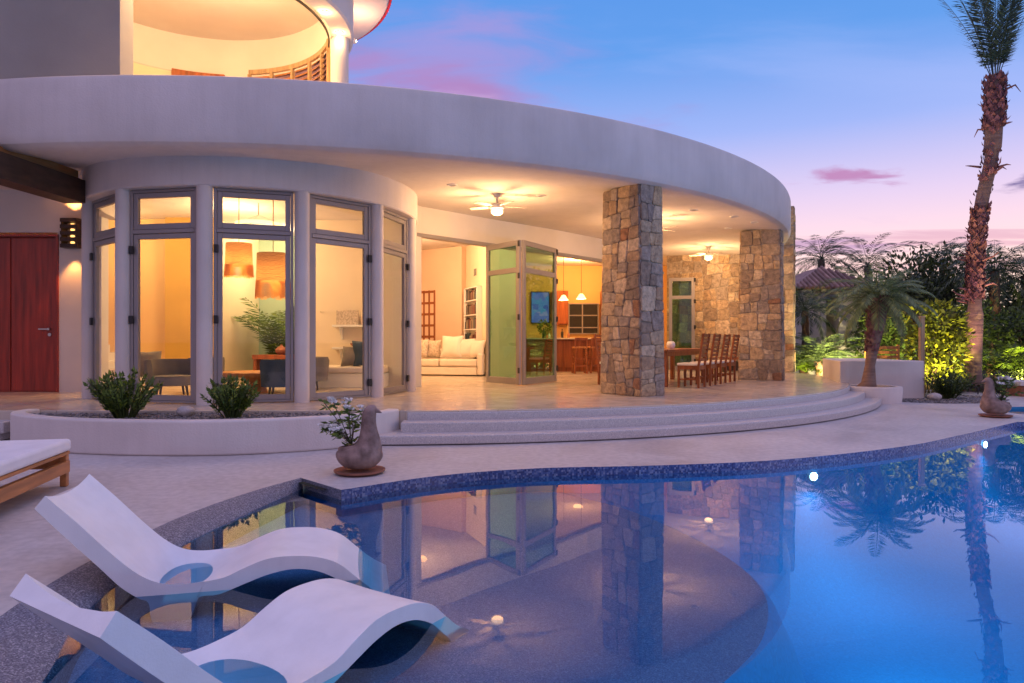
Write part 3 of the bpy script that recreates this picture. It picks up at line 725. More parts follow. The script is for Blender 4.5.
fan('white ceiling fan with lit bowl lamp nearest the glazed bay', -.28, 12.75, .2, 150)
fan('lit ceiling fan half hidden by the nearer stone pillar', 3.20, 15.3, .5, 140)
fan('lit ceiling fan in front of the stone wall above the dining chairs', 5.7, 19.8, .1, 150)
# unlit ceiling downlights
spots = [(-1.05,12.0,'near the bay'),(.55,12.9,'between nearest fan and nearer pillar'),(3.75,14.1,'between the two pillars, nearer one'),(4.75,14.6,'beside the roof edge near the far pillar'),(5.2,16.4,'inward of the far pillar'),(5.4,15.2,'just before the far pillar')]
for x, y, w in spots:
    t = thing('ceiling_downlight', 'small recessed downlight in terrace ceiling '+w, 'downlight', (x,y,CEIL), 'recessed ceiling downlights')
    zc = CEIL if math.hypot(x-RC[0],y-RC[1]) < 11.3 else CEIL-(math.hypot(x-RC[0],y-RC[1])-11.3)*.086
    m = MB(); m.lathe([(.06,-.012),(.085,-.014),(.095,-.002),(.095,.003),(.06,.003)], (x,y,zc), 20, close=True); m.build('trim_ring', WHITEPAINT, t, 40)
    m = MB(); m.lathe([(.001,-.006),(.06,-.006)], (x,y,zc), 16); m.build('lens', CHROME, t)
# tower downlights
for x, y, w in ((-3.42,12.48,'nearer'),(-3.36,13.30,'farther')):
    t = thing('tower_downlight', 'bright recessed spot under the upper ring beam, the %s of two' % w, 'downlight', (x,y,7.32), 'tower downlights')
    m = MB(); m.lathe([(.001,-.008),(.05,-.008)], (x,y,7.32), 16); m.build('lens', HOT, t)
    m = MB(); m.lathe([(.052,-.012),(.07,-.012),(.07,.002),(.052,.002)], (x,y,7.32), 20, close=True); m.build('trim_ring', WHITEPAINT, t)
    light('tower_spot','POINT',(x,y,7.20),7,AMBER,t,.04)
t = thing('tower_ceiling_lamp', 'round flush lamp lighting the upper tower room', 'ceiling lamp', (-5.3,12.0,8.2))
m = MB(); m.lathe([(.001,-.08),(.2,-.07),(.25,-.005)], (-5.3,12.0,8.2), 24); m.build('shade', GLOW2, t, 40)
light('tower_light','POINT',(-5.3,12.0,7.4),480,(1,.60,.28),t,.25)
for x, y, w in ((-3.2,14.35,'right'),(-4.2,10.2,'front')):
    t = thing('cove_light', 'small uplight on the ring beam under the round upper roof, %s side' % w, 'uplight', (x,y,7.35), 'roof cove uplights')
    q = Vector((x-TC[0],y-TC[1],0)).normalized(); p = Vector((TC[0],TC[1],7.55))+q*3.17
    m = MB(); m.tube([p, p+Vector((0,0,.06))], [.05,.06], 14); m.build('housing', WHITEPAINT, t, 40)
    m = MB(); m.tube([p+Vector((0,0,.061)), p+Vector((0,0,.066))], .05, 14); m.build('lens', GLOW2, t, 40)
    light('cove_glow','POINT', p+q*.12+Vector((0,0,.12)), 34, (1,.52,.30), t, .05)
# woven drum pendants in the bay
def woven_lamp(label, x, y, zt, r, h, fr):
    t = thing('woven_pendant_lamp', label, 'pendant lamp', (x,y,CEIL), 'woven pendant lamps in the bay')
    m = MB(); m.tube([(x,y,CEIL-.002),(x,y,zt+.02)],.008,6); m.build('cord', TEAK, t)
    m = MB(); m.lathe([(r*.95,0),(r*.975,-h*.5),(r,-h)], (x,y,zt), 40); m.build('shade', WOVEN, t, 40)
    m = MB()
    for i in range(90):
        a = 2*pi*i/90; m.bar((x+r*cos(a),y+r*sin(a),zt-h+.01),(x+(r+.015)*cos(a),y+(r+.015)*sin(a),zt-h-fr*rng.uniform(.9,1.05)),.012,.005)
    m.build('fringe', FRINGE, t)
    m = MB(); m.ball((x,y,zt-h*.62),.05); m.build('bulb', HOT, t, 60)
    light('lamp_light','POINT',(x,y,zt-h*.78),52,WARM,t,.06)
def translucent(name, col, k):
    m, t, N, L, P = nt(name); P.inputs['Base Color'].default_value = (*col,1); P.inputs['Roughness'].default_value = .9
    n = N.new('ShaderNodeTexNoise'); n.inputs['Scale'].default_value = 40; r = ramp(N, [(.3, sca(col,.75)),(.7,col)]); L.new(n.outputs['Fac'], r.inputs[0]); L.new(r.outputs[0], P.inputs['Base Color'])
    tr = N.new('ShaderNodeBsdfTranslucent'); L.new(r.outputs[0], tr.inputs[0]); mx = N.new('ShaderNodeMixShader'); mx.inputs[0].default_value = k
    L.new(P.outputs[0], mx.inputs[1]); L.new(tr.outputs[0], mx.inputs[2]); L.new(mx.outputs[0], N['Material Output'].inputs[0]); return m
FRINGE = translucent('straw_fringe', (.80,.45,.12), .6)
woven_lamp('smaller woven drum lamp with straw fringe, left in the bay window', -5.2, 13.0, 3.16, .25, .42, .22)
woven_lamp('larger brown woven drum lamp with straw fringe, lower in the bay window', -4.25, 12.15, 2.86, .29, .50, .30)
t = thing('ring_chandelier', 'thin ring chandelier hung above the bay transom', 'chandelier', (-5.05,13.6,CEIL))
m = MB(); m.lathe([(.41,-.03),(.44,-.03),(.44,.03),(.41,.03)], (-5.05,13.6,3.62), 48, close=True); m.build('ring', GLOW2, t, 40)
m = MB(); m.tube([(-5.05,13.6,CEIL-.002),(-5.05,13.6,3.82)],.012,8)
for a in (0.3,2.4,4.5): m.tube([(-5.05,13.6,3.82),(-5.05+.425*cos(a),13.6+.425*sin(a),3.64)],.004,5)
m.build('suspension', CHROME, t)
light('bay_light','POINT',(-5.6,13.9,3.35),185,(1,.62,.30),t,.3)
def down(label, x, y, watt, size=.2, col=AMBER):  # added lamps without a known fixture, for the rooms' warm light
    t = thing('added_room_lamp', label, 'ceiling lamp', (x,y,CEIL), 'added ceiling lamps indoors')
    m = MB(); m.lathe([(.001,-.06),(.13,-.05),(.16,-.003)], (x,y,CEIL), 24); m.build('shade', GLOW2, t, 40)
    light('room_fill_light','POINT',(x,y,CEIL-.45),watt,col,t,size)
down('added flush ceiling lamp above the white sectional sofa', -2.3, 17.2, 330, .2, (1,.56,.27))
down('added flush ceiling lamp behind the bay shelf wall corner', -8.6, 14.0, 75, .2, (1,.68,.34))
down('added flush ceiling lamp over the kitchen stove side', 2.2, 22.8, 250, .2, (1,.48,.16))
down('added flush ceiling lamp just inside the folding doors', .2, 17.1, 26, .2, (1,.78,.48))  # added to brighten the wall block behind the folding doors
down('added flush ceiling lamp above the bay palm corner', -5.7, 16.6, 95, .1, (1,.84,.52))  # added to brighten the indoor palms
# kitchen pendants
for x, y, w in ((1.58,20.9,'left'),(2.06,20.3,'right')):
    t = thing('kitchen_pendant', 'small glowing glass pendant above the kitchen island, the %s one' % w, 'pendant lamp', (x,y,CEIL), 'kitchen island pendants')
    m = MB(); m.tube([(x,y,CEIL-.002),(x,y,2.72)],.006,6); m.build('cord', BLACK, t)
    m = MB(); m.lathe([(.03,.16),(.06,.14),(.15,.0),(.14,.0),(.05,.13)], (x,y,2.56), 24); m.build('shade', GLOW2, t, 40)
    m = MB(); m.ball((x,y,2.60),.045); m.build('bulb', HOT, t, 60)
    light('pendant_light','POINT',(x,y,2.50),40,WARM,t,.06)

# ================================================================== INDOOR FURNITURE
def rbox(mb, x0, x1, y0, y1, z0, z1): return mb.box(x0,x1,y0,y1,z0,z1)
# sectional sofa (built axis aligned, then turned)
t = thing('sectional_sofa', 'long cream sectional sofa in the living room behind the open doors', 'sofa', (-1.85,18.75,TZ))
m = MB(); m.box(-1.05,1.05,-.45,.45,.03,.24); m.box(-2.3,-1.08,-.55,.45,.03,.24); m.build('base', FABRIC, t, None, .02, 3, local=True)
for a, b, y0 in ((-1.05,-.01,-.47),(.01,1.06,-.47),(-2.3,-1.07,-.58)):
    m = MB(); m.box(a,b,y0,.30,.25,.45); m.build('seat_cushion', FABRIC, t, 50, .05, 4, local=True)
m = MB(); m.box(-2.3,1.06,.25,.47,.24,.72); m.build('backrest', FABRIC, t, 50, .05, 4, local=True)
m = MB(); m.box(1.06,1.22,-.45,.47,.03,.60); m.build('armrest', FABRIC, t, 50, .04, 4, local=True)
t.rotation_euler = (0,0,rad(-14))
def cushion(label, loc, rz, tilt, s, mat, group='loose cushions on the sofa'):
    m = MB(); n = 9; vs = []
    for side in (1,-1):
        for i in range(n):
            for j in range(n):
                u, v = i/(n-1)*2-1, j/(n-1)*2-1; k = (1-abs(u)**2.5)*(1-abs(v)**2.5); pin = 1-.10*(1-abs(u*v))*max(abs(u),abs(v))**3
                vs.append((u*s/2*pin, side*(.012+.09*k**.6), v*s/2*pin))
    fs = []
    for b in (0, n*n):
        for i in range(n-1):
            for j in range(n-1):
                q = (b+i*n+j, b+(i+1)*n+j, b+(i+1)*n+j+1, b+i*n+j+1); fs.append(q if b else q[::-1])
    rim = [i*n for i in range(n)] + [(n-1)*n+j for j in range(1,n)] + [i*n+n-1 for i in range(n-2,-1,-1)] + [j for j in range(n-2,0,-1)]
    for a, b in zip(rim, rim[1:]+rim[:1]): fs.append((a, b, b+n*n, a+n*n))
    m.add(vs, fs); o = m.build('cushion', mat, None, 60, recalc=True)
    o.location = loc; o.rotation_euler = (tilt,0,rz); return tag(o, label, 'cushion', group)
cz = TZ+.45+.27
for lb, x, y, rz, s, mt in (('plain cream cushion at the left end of the cream sofa',-2.95,18.72,-.25,.5,FABRIC),('diamond patterned tan cushion on the cream sofa',-2.52,18.62,-.35,.52,FABRIC2),('striped tan cushion leaning beside the patterned one on the sofa',-2.2,18.78,-.1,.5,FABRIC2),
    ('largest plain cream cushion at the middle of the sofa',-1.62,18.42,-.3,.62,FABRIC),('plain cream cushion right of the largest one on the sofa',-1.25,18.36,-.15,.54,FABRIC),('cream cushion against the right arm of the sofa',-.95,18.25,-.5,.5,FABRIC)):
    cushion(lb, (x,y,cz+(s-.5)/2), rz, -.28, s, mt)
# lattice door panel on the back wall
t = thing('lattice_cabinet', 'tall reddish wooden cabinet with square glass panes behind the sofa', 'cabinet', (-2.62,20.62,TZ))
m = MB(); m.box(-.45,.45,-.02,.2,0,2.45); m.build('body', DARKWOOD, t, local=True)
m = MB()
for i in range(5): x = -.42+.21*i; m.box(x-.035,x+.035,-.06,-.021,0,2.45)
for i in range(8): z = .06+.335*i; m.box(-.455,.455,-.065,-.023,z-.035,z+.035)
m.build('lattice', REDWOOD, t, local=True); t.rotation_euler = (0,0,rad(-35))
# bookcase niche
dv = Vector((.68,-1.8,0)).normalized(); ang = math.atan2(dv.y, dv.x)
bkloc = (-1.34+.68*.47, 19.9-1.8*.47, TZ)
t = thing('bookcase', 'white wall bookcase with books beside the glass folding doors', 'bookcase', bkloc)
m = MB(); W = .60; D = .16
m.box(-W,-W+.04,-D,-.004,0,2.42); m.box(W-.04,W,-D,-.004,0,2.42); m.box(-W+.04,W-.04,-.02,-.005,0,2.42)
for z in (0,.42,.84,1.24,1.64,2.04,2.40): m.box(-W+.04,W-.04,-D+.01,-.02,z,z+.03)
m.build('shelves', WHITEPAINT, t, local=True)
bookm = [mk('book_cover_%d' % i, c, .6, .1, 10, 0) for i, c in enumerate([(.03,.03,.035),(.08,.06,.05),(.25,.2,.15),(.04,.07,.09),(.15,.04,.03)])]
t.rotation_euler = (0,0,ang)
Rb = Matrix.Translation(bkloc) @ Matrix.Rotation(ang,4,'Z')
rng.seed(5)
ordn = ['bottom','second','third','fourth','fifth','top']
for si, z in enumerate((.45,.87,1.27,1.67,2.07)):
    x = -W+.06; k = 0
    while x < W-.14:
        w = rng.uniform(.035,.07); h = rng.uniform(.20,.32); mt = bookm[rng.randrange(5)]
        if rng.random() < .18: x += w+.05; continue
        m = MB(); m.box(x,x+w,-D+.02,-.03,z+.001,z+h,Rb)
        o = m.build('book', mt); tag(o, 'small dark book on the %s shelf of the white bookcase' % ordn[si], 'book', 'books on shelf %s of the bookcase' % ordn[si]); x += w+.003; k += 1
m = MB(); m.box(-.10,.10,-.015,-.003,2.78,2.95,Rb); m.box(-.12,.12,-.02,-.004,2.76,2.78,Rb)
tag(m.build('wall_vent', GREYFAB), 'small brown vent grille on the wall above the bookcase', 'vent')
# kitchen island and cabinets
t = thing('kitchen_island', 'reddish wood kitchen island with a pale stone top', 'kitchen island', (1.75,21.2,TZ))
m = MB(); m.box(.35,3.4,20.9,21.5,TZ,1.36); m.build('body', REDWOOD, t)
m = MB()
for i in range(5): m.box(.40+.6*i,.95+.6*i,20.875,20.898,TZ+.12,1.32)
m.build('door_fronts', REDWOOD, t, None, .006, 1)
m = MB(); m.box(.25,3.5,20.72,21.6,1.361,1.405); m.build('worktop', TRAV, t, None, .008, 2)
t = thing('wall_cabinet', 'red wood wall cabinet left of the kitchen window', 'cabinet', (1.8,24.6,1.9), 'kitchen wall cabinets')
m = MB(); m.box(1.45,2.0,24.3,24.79,1.9,3.1); m.build('body', REDWOOD, t, None, .006, 1)
m = MB(); m.box(1.48,1.97,24.27,24.298,1.93,3.07); m.build('door_front', REDWOOD, t, None, .01, 2)
t = thing('wall_cabinet', 'red wood wall cabinet right of the kitchen window', 'cabinet', (3.5,24.6,1.4), 'kitchen wall cabinets')
m = MB(); m.box(3.2,4.0,24.2,24.79,1.4,3.1); m.build('body', REDWOOD, t, None, .006, 1)
m = MB(); m.box(3.23,3.97,24.17,24.198,1.43,3.07); m.build('door_front', REDWOOD, t, None, .01, 2)
def tv_mat():
    m, t, N, L, P = nt('television_picture')
    tc = N.new('ShaderNodeTexCoord'); v = N.new('ShaderNodeTexVoronoi'); v.inputs['Scale'].default_value = 5; v.distance = 'CHEBYCHEV'; L.new(tc.outputs['Object'], v.inputs['Vector'])
    s = N.new('ShaderNodeSeparateColor'); L.new(v.outputs['Color'], s.inputs[0])
    r = ramp(N, [(0,(.10,.12,.55)),(.35,(.25,.22,.75)),(.7,(.12,.3,.7)),(.9,(.5,.3,.7))]); L.new(s.outputs[0], r.inputs[0])
    L.new(r.outputs[0], P.inputs['Emission Color']); P.inputs['Emission Strength'].default_value = .8; P.inputs['Base Color'].default_value = (.01,.01,.02,1); P.inputs['Roughness'].default_value = .2
    return m
t = thing('television', 'wall television with a blue violet picture seen through the folding door', 'television', (1.02,24.0,2.0))
m = MB(); m.box(.68,1.36,24.70,24.79,1.95,3.1); m.build('casing', BLACK, t, None, .01, 2)
m = MB(); m.box(.71,1.33,24.69,24.699,1.98,3.07); m.build('screen', tv_mat(), t)
# bottles and flowers on the island
rng.seed(9)
for x, lb, mt, h in ((.98,'green glass bottle on the kitchen island',LEAFMID,.3),(1.15,'short clear jar on the kitchen island',WHITEPAINT,.16),(1.55,'dark bottle on the kitchen island worktop',BLACK,.28),(1.75,'small terracotta pot on the kitchen island',TERRA,.17)):
    m = MB(); r = .04; m.lathe([(.001,0),(r,0),(r,h*.6),(r*.4,h*.75),(r*.4,h),(.001,h)], (x,21.1,1.406), 14); tag(m.build('bottle' if 'bottle' in lb else 'jar', mt, None, 40), lb, 'bottle' if 'bottle' in lb else 'jar')
m = MB(); leaf_cloud(m, [(1.0,21.25,1.75,.18,.2)], 180, .09); t = thing('cut_flowers','yellow green cut flowers standing on the kitchen island','flowers',(1.0,21.25,1.406))
m.build('foliage', LEAFLIT, t); m = MB(); m.lathe([(.001,0),(.06,0),(.08,.12),(.06,.2),(.07,.22)], (1.0,21.25,1.406), 16); m.build('vase', GLASSG, t, 40)
# bar stools
def stool(label, x, y, rz):
    t = thing('bar_stool', label, 'bar stool', (0,0,0), 'bar stools at the island')
    for sx in (-1,1):
        for sy in (-1,1):
            m = MB(); m.bar((sx*.18,sy*.17,0),(sx*.15,sy*.14,.72),.045,.045); m.build('leg', REDWOOD, t)
    m = MB()
    for z in (.22,.42): m.bar((-.17,-.16,z),(.17,-.16,z),.025,.04); m.bar((-.17,.16,z),(.17,.16,z),.025,.04); m.bar((-.17,-.16,z+.05),(-.17,.16,z+.05),.025,.04); m.bar((.17,-.16,z+.05),(.17,.16,z+.05),.025,.04)
    m.build('rungs', REDWOOD, t)
    m = MB(); m.box(-.2,.2,-.19,.19,.721,.77); m.build('seat', TEAK, t, None, .015, 3)
    m = MB(); m.bar((-.17,-.19,.76),(-.17,-.23,1.02),.035,.035); m.bar((.17,-.19,.76),(.17,-.23,1.02),.035,.035); m.bar((-.19,-.23,.99),(.19,-.23,.99),.03,.08); m.build('backrest', REDWOOD, t)
    t.location = (x,y,TZ); t.rotation_euler = (0,0,rz); return t
stool('wooden bar stool nearer the folding door at the kitchen island', 1.96, 19.75, .1)
stool('wooden bar stool beside the nearer stone pillar at the island', 2.42, 20.0, .25)
# dining set
dir_row = Vector((.50,.80,0)).normalized(); face = Vector((-dir_row.y, dir_row.x, 0)); dang = math.atan2(dir_row.y, dir_row.x)
def chair_proto():
    t = thing('dining_chair', '', 'chair', (0,0,0), 'ladder back dining chairs')
    for sx in (-1,1):
        m = MB(); m.bar((sx*.20,.20,0),(sx*.20,.20,.44),.042,.042); m.build('leg', REDWOOD, t)
        m = MB(); m.bar((sx*.20,-.20,0),(sx*.20,-.20,.45),.042,.042); m.bar((sx*.20,-.20,.44),(sx*.20,-.30,1.08),.042,.042); m.build('leg', REDWOOD, t)
    m = MB(); m.box(-.20,.20,.185,.215,.36,.44); m.box(-.20,.20,-.215,-.185,.36,.44); m.box(-.215,-.185,-.18,.18,.36,.44); m.box(.185,.215,-.18,.18,.36,.44); m.box(-.20,.20,-.01,.01,.16,.19); m.box(-.21,-.19,-.18,.18,.15,.18); m.box(.19,.21,-.18,.18,.15,.18)
    m.build('seat_frame', REDWOOD, t)
    m = MB(); m.box(-.225,.225,-.19,.235,.441,.49); m.build('seat', FABRIC, t, None, .018, 3)
    m = MB()
    for i in range(7):
        z = .56+i*.08; y = -.20-(z-.44)/.64*.10; m.bar((-.18,y,z),(.18,y,z),.018,.05)
    m.build('backrest', REDWOOD, t); return t
cp0 = chair_proto(); base = Vector((3.62,13.75,TZ))
labs = ['ladder back wooden dining chair nearest the terrace steps','ladder back wooden dining chair second from the terrace steps','ladder back wooden dining chair third from the terrace steps','ladder back wooden dining chair farthest along the row by the far pillar']
for i in range(4):
    p = base + dir_row*(.80*i); rz = math.atan2(face.y, face.x)-pi/2
    if i == 0: cp0.location = p; cp0.rotation_euler = (0,0,rz); cp0['label'] = labs[0]
    else: dup(cp0, p, rz, labs[i])
for i, l in ((0,'dining chair across the table, facing the row, behind the nearer pillar'),(1,'dining chair across the table, second behind the nearer pillar'),(3,'dining chair across the table near the glass door')):
    p = base + dir_row*(.80*i) + face*1.75; dup(cp0, p, math.atan2(face.y, face.x)+pi/2, l)
tc = base + dir_row*1.2 + face*.88
t = thing('dining_table', 'long reddish wooden dining table on the terrace', 'table', (0,0,0))
m = MB(); m.box(-1.55,1.55,-.5,.5,.71,.76); m.build('tabletop', REDWOOD, t, None, .01, 2)
m = MB(); m.box(-1.4,1.4,-.42,-.39,.62,.709); m.box(-1.4,1.4,.39,.42,.62,.709); m.build('apron', REDWOOD, t)
for sx in (-1,1):
    for sy in (-1,1):
        m = MB(); m.box(sx*1.4-.045,sx*1.4+.045,sy*.4-.045,sy*.4+.045,0,.71); m.build('leg', REDWOOD, t)
t.location = tc; t.rotation_euler = (0,0,dang)
v = tc + dir_row*.1
m = MB(); m.lathe([(.001,0),(.07,0),(.10,.06),(.09,.13),(.06,.16)], (v.x,v.y,TZ+.762), 18); tag(m.build('bowl', WHITEPAINT, None, 50), 'small white bowl on the dining table', 'bowl')
t = thing('wooden_bench', 'low dark red wooden bench against the stone wall', 'bench', (6.9,20.6,TZ))
m = MB(); m.box(6.3,7.6,20.35,20.8,TZ+.38,TZ+.45); m.build('seat', REDWOOD, t, None, .008, 2)
m = MB(); m.box(6.35,6.42,20.38,20.77,TZ,TZ+.38); m.box(7.48,7.55,20.38,20.77,TZ,TZ+.38); m.box(6.42,7.48,20.55,20.6,TZ+.05,TZ+.3); m.build('legs', DARKWOOD, t)
# bay furniture
t = thing('low_table', 'low round orange wood coffee table inside the bay', 'table', (-4.62,12.3,TZ))
m = MB(); m.lathe([(.001,.30),(.58,.30),(.60,.33),(.60,.37),(.58,.38),(.001,.38)], (-4.62,12.3,TZ), 40); m.build('tabletop', TEAK, t, 40)
m = MB(); m.lathe([(.001,0),(.22,0),(.16,.15),(.20,.299),(.001,.299)], (-4.62,12.3,TZ), 24); m.build('pedestal', TEAK, t, 40)
t = thing('console_table', 'dark red wooden console at the foot of the indoor palm', 'console', (-5.45,15.6,TZ))
m = MB(); m.box(-5.85,-5.0,15.35,15.85,TZ+.52,TZ+.62); m.build('top', REDWOOD, t, None, .008, 2)
m = MB(); m.box(-5.83,-5.76,15.38,15.82,TZ,TZ+.52); m.box(-5.09,-5.02,15.38,15.82,TZ,TZ+.52); m.box(-5.76,-5.09,15.4,15.8,TZ+.12,TZ+.17); m.build('frame', REDWOOD, t)
m = MB(); m.lathe([(.001,0),(.07,0),(.13,.06),(.14,.11),(.09,.17),(.03,.19),(.02,.23)], (-5.25,15.55,TZ+.622), 20); tag(m.build('clay_pot', TERRA, None, 50), 'squat terracotta pot on the console', 'pot')
rng.seed(21)
for (x,y,lb) in ((-5.75,16.9,'indoor areca palm left behind the console'),(-5.15,16.7,'indoor areca palm right behind the console')):
    t = thing('indoor_palm', lb, 'potted palm', (x,y,TZ), 'indoor palms')
    m = MB(); m.lathe([(.001,0),(.17,0),(.22,.35),(.19,.35),(.001,.3)], (x,y,TZ), 20); m.build('pot', CLAY, t, 40)
    m = MB(); s = MB()
    for k in range(20):
        a = rng.uniform(0,2*pi); frond(m, (x+.06*cos(a),y+.06*sin(a),TZ+.32), a, rng.uniform(1.15,1.5), rng.uniform(1.4,2.2), rng.uniform(.8,1.5), .36, 20, .05)
    m.build('fronds', FRONDLT, t)
def lounge_chair(label, x, y, rz, mat):
    t = thing('tub_chair', label, 'armchair', (0,0,0), 'low tub chairs in the bay')
    m = MB(); m.lathe([(.001,.18),(.33,.18),(.36,.24),(.34,.34),(.001,.36)], (0,0,0), 24); m.build('seat', mat, t, 50)
    m = MB(); m.lathe([(.32,.17),(.40,.17),(.43,.55),(.41,.62),(.36,.62),(.33,.5)], (0,0,0), 24, 20, 200, True); m.build('backrest', mat, t, 50)
    m = MB()
    for k in range(4): a = pi/4+k*pi/2; m.tube([(.27*cos(a),.27*sin(a),.18),(.3*cos(a),.3*sin(a),0)],[.022,.014],8)
    m.build('legs', DARKWOOD, t, 40)
    t.location = (x,y,TZ); t.rotation_euler = (0,0,rz)
lounge_chair('grey tub chair behind the left planter shrub in the bay', -5.75, 11.55, .6, GREYFAB)
lounge_chair('grey tub chair left of the low coffee table, farther back', -5.55, 12.65, 1.1, GREYFAB)
lounge_chair('slate tub chair in the middle bay window behind the right frame', -3.86, 11.55, 3.6, TEAL)
lounge_chair('grey tub chair right of the low coffee table at the back', -3.95, 13.1, 5.0, GREYFAB)
t = thing('daybed', 'white built-in daybed under the bay shelves', 'daybed', (-3.3,13.7,TZ))
m = MB(); m.box(-3.95,-2.55,13.55,14.6,TZ,TZ+.28); m.build('base', WHITEPAINT, t, None, .01, 2)
m = MB(); m.box(-3.95,-2.55,13.55,14.6,TZ+.285,TZ+.42); m.build('mattress', FABRIC, t, 50, .04, 3)
cushion('slate blue cushion standing on the bay daybed', (-2.95,13.75,TZ+.42+.26), .5, -.2, .52, TEAL, 'bay cushions')
cushion('grey cushion leaning at the bay daybed corner', (-3.22,13.72,TZ+.42+.2), -.2, -.3, .42, GREYFAB, 'bay cushions')
cushion('grey cushion on the seat beside the white indoor stair', (-6.75,12.6,TZ+.5), .4, -.25, .5, GREYFAB, 'bay cushions')
for z, lb in ((1.62,'upper'),(1.12,'lower')):
    t = thing('wall_shelf', '%s floating white shelf on the bay wall' % lb, 'shelf', (-3.75,15.4,z), 'floating bay shelves')
    m = MB(); m.box(-4.02,-2.95,15.22,15.497,z,z+.05); m.build('board', WHITEPAINT, t, None, .006, 1)
    m = MB()
    for x in (-3.85,-3.1): m.add([(x-.02,15.496,z-.002),(x-.02,15.25,z-.002),(x-.02,15.496,z-.28),(x+.02,15.496,z-.002),(x+.02,15.25,z-.002),(x+.02,15.496,z-.28)], [(0,1,2),(5,4,3),(0,3,4,1),(1,4,5,2),(2,5,3,0)])
    m.build('bracket', WHITEPAINT, t)
m = MB(); m.box(-3.95,-3.45,15.34,15.38,1.671,2.0); tag(m.build('picture_frame', FABRIC2, None, None, .01, 2), 'small pale picture standing on the upper bay shelf', 'picture')
m = MB(); m.box(-3.38,-3.14,15.28,15.44,1.671,1.86); tag(m.build('box', PLASTER_PINK, None, None, .008, 2), 'small pink box on the upper bay shelf', 'box')
m = MB(); m.lathe([(.001,0),(.06,0),(.13,.05),(.14,.09),(.12,.09),(.05,.03)], (-3.5,15.36,1.171), 20); tag(m.build('bowl', TERRA, None, 50), 'small clay bowl on the lower bay shelf', 'bowl')

# ================================================================== POOLSIDE
# in-pool loungers
def lounger_mesh():
    up = cr([(0,.60),(.15,.45),(.3,.29),(.42,.175),(.52,.11),(.62,.085),(.75,.085),(.88,.10),(1.0,.15),(1.12,.19),(1.25,.195),(1.38,.18),(1.5,.135),(1.6,.05),(1.7,-.035),(1.8,-.095)], 4)
    lo = cr([(-.05,.535),(.1,.37),(.25,.21),(.36,.09),(.45,.02),(.50,-.01),(.53,-.125),(.70,-.125),(.74,-.005),(.86,.01),(1.0,.06),(1.12,.10),(1.25,.12),(1.38,.10),(1.5,.04),(1.58,-.03),(1.64,-.085),(1.67,-.125),(1.8,-.125)], 4)
    def even(p, n):
        L = [0]
        for a, b in zip(p, p[1:]): L.append(L[-1]+math.dist(a,b))
        return p
    W = .62; ny = 15; mb = MB(); ys = [-W/2+W*j/(ny-1) for j in range(ny)]
    nu = len(up); nl = len(lo); vs = []
    for s, z in up:
        for y in ys:
            e = 1-(2*y/W)**2; dish = e*(.115*math.exp(-((s-.60)/.17)**2) + .035*max(0,1-s/.7) + .008)
            vs.append((s, y, z-dish))
    o = len(vs)
    for s, z in lo:
        for y in (ys[0], ys[-1]): vs.append((s,y,z))
    fs = [(i*ny+j,(i+1)*ny+j,(i+1)*ny+j+1,i*ny+j+1) for i in range(nu-1) for j in range(ny-1)]
    fs += [(o+2*i,o+2*i+1,o+2*i+3,o+2*i+2) for i in range(nl-1)]
    # sides: stitch the two contours
    for j, k, flip in ((0,0,False),(ny-1,1,True)):
        a = b = 0
        while a < nu-1 or b < nl-1:
            if b >= nl-1 or (a < nu-1 and a/(nu-1) <= b/(nl-1) and vs[a*ny+j][0] <= vs[o+2*b+k][0]+.05) or (a < nu-1 and vs[(a+1)*ny+j][0] < vs[o+2*(b+1)+k][0] if b < nl-1 else True):
                f = (a*ny+j, o+2*b+k, (a+1)*ny+j); a += 1
            else:
                f = (a*ny+j, o+2*b+k, o+2*(b+1)+k); b += 1
            fs.append(f[::-1] if flip else f)
    fs.append(tuple(range(ny)) + (o+1, o)); fs.append(tuple((nu-1)*ny+j for j in range(ny))[::-1] + (o+2*(nl-1), o+2*(nl-1)+1))
    mb.add(vs, fs); return mb
lg = lounger_mesh().build('pool_lounger', PLASTIC, None, 35, .015, 4, recalc=True)
lg.location = (-2.535,3.905,WL-.03); lg.rotation_euler = (0,0,rad(13))
tag(lg, 'white moulded wave lounger in the shallow pool, farther from the camera', 'pool lounger', 'white pool loungers')
l2 = lg.copy(); COL.objects.link(l2); l2.location = (-1.47,2.26,WL-.04); l2.rotation_euler = (0,0,rad(57))
l2['label'] = 'white moulded wave lounger in the shallow pool, nearest the camera'
# teak daybed at the left edge
t = thing('sun_daybed', 'teak framed sun bed with white cushion at the left deck edge', 'sun bed', (0,0,0))
m = MB(); m.box(-.75,-.70,-2.0,0,.12,.225); m.box(-.05,0,-2.0,0,.12,.225); m.box(-.70,-.05,-.05,-.002,.16,.28); m.box(-.70,-.05,-1.99,-1.94,.16,.28)
for i in range(14): m.box(-.70,-.05,-1.9+i*.13,-1.81+i*.13,.281,.297)
m.box(-.05,0,-2.0,0,.281,.31); m.box(-.75,-.70,-2.0,0,.281,.31); m.build('frame', TEAK, t, None, .006, 2)
for x in (-.74,-.06):
    for y in (-.07,-1.98):
        m = MB(); m.box(x,x+.055,y,y+.06,0,.28); m.build('leg', TEAK, t, None, .006, 2)
m = MB(); m.box(-.76,.01,-2.0,.01,.312,.42); m.build('cushion', CUSHION, t, 50, .03, 4)
t.location = (-3.98,6.15,.002); t.rotation_euler = (0,0,rad(13))
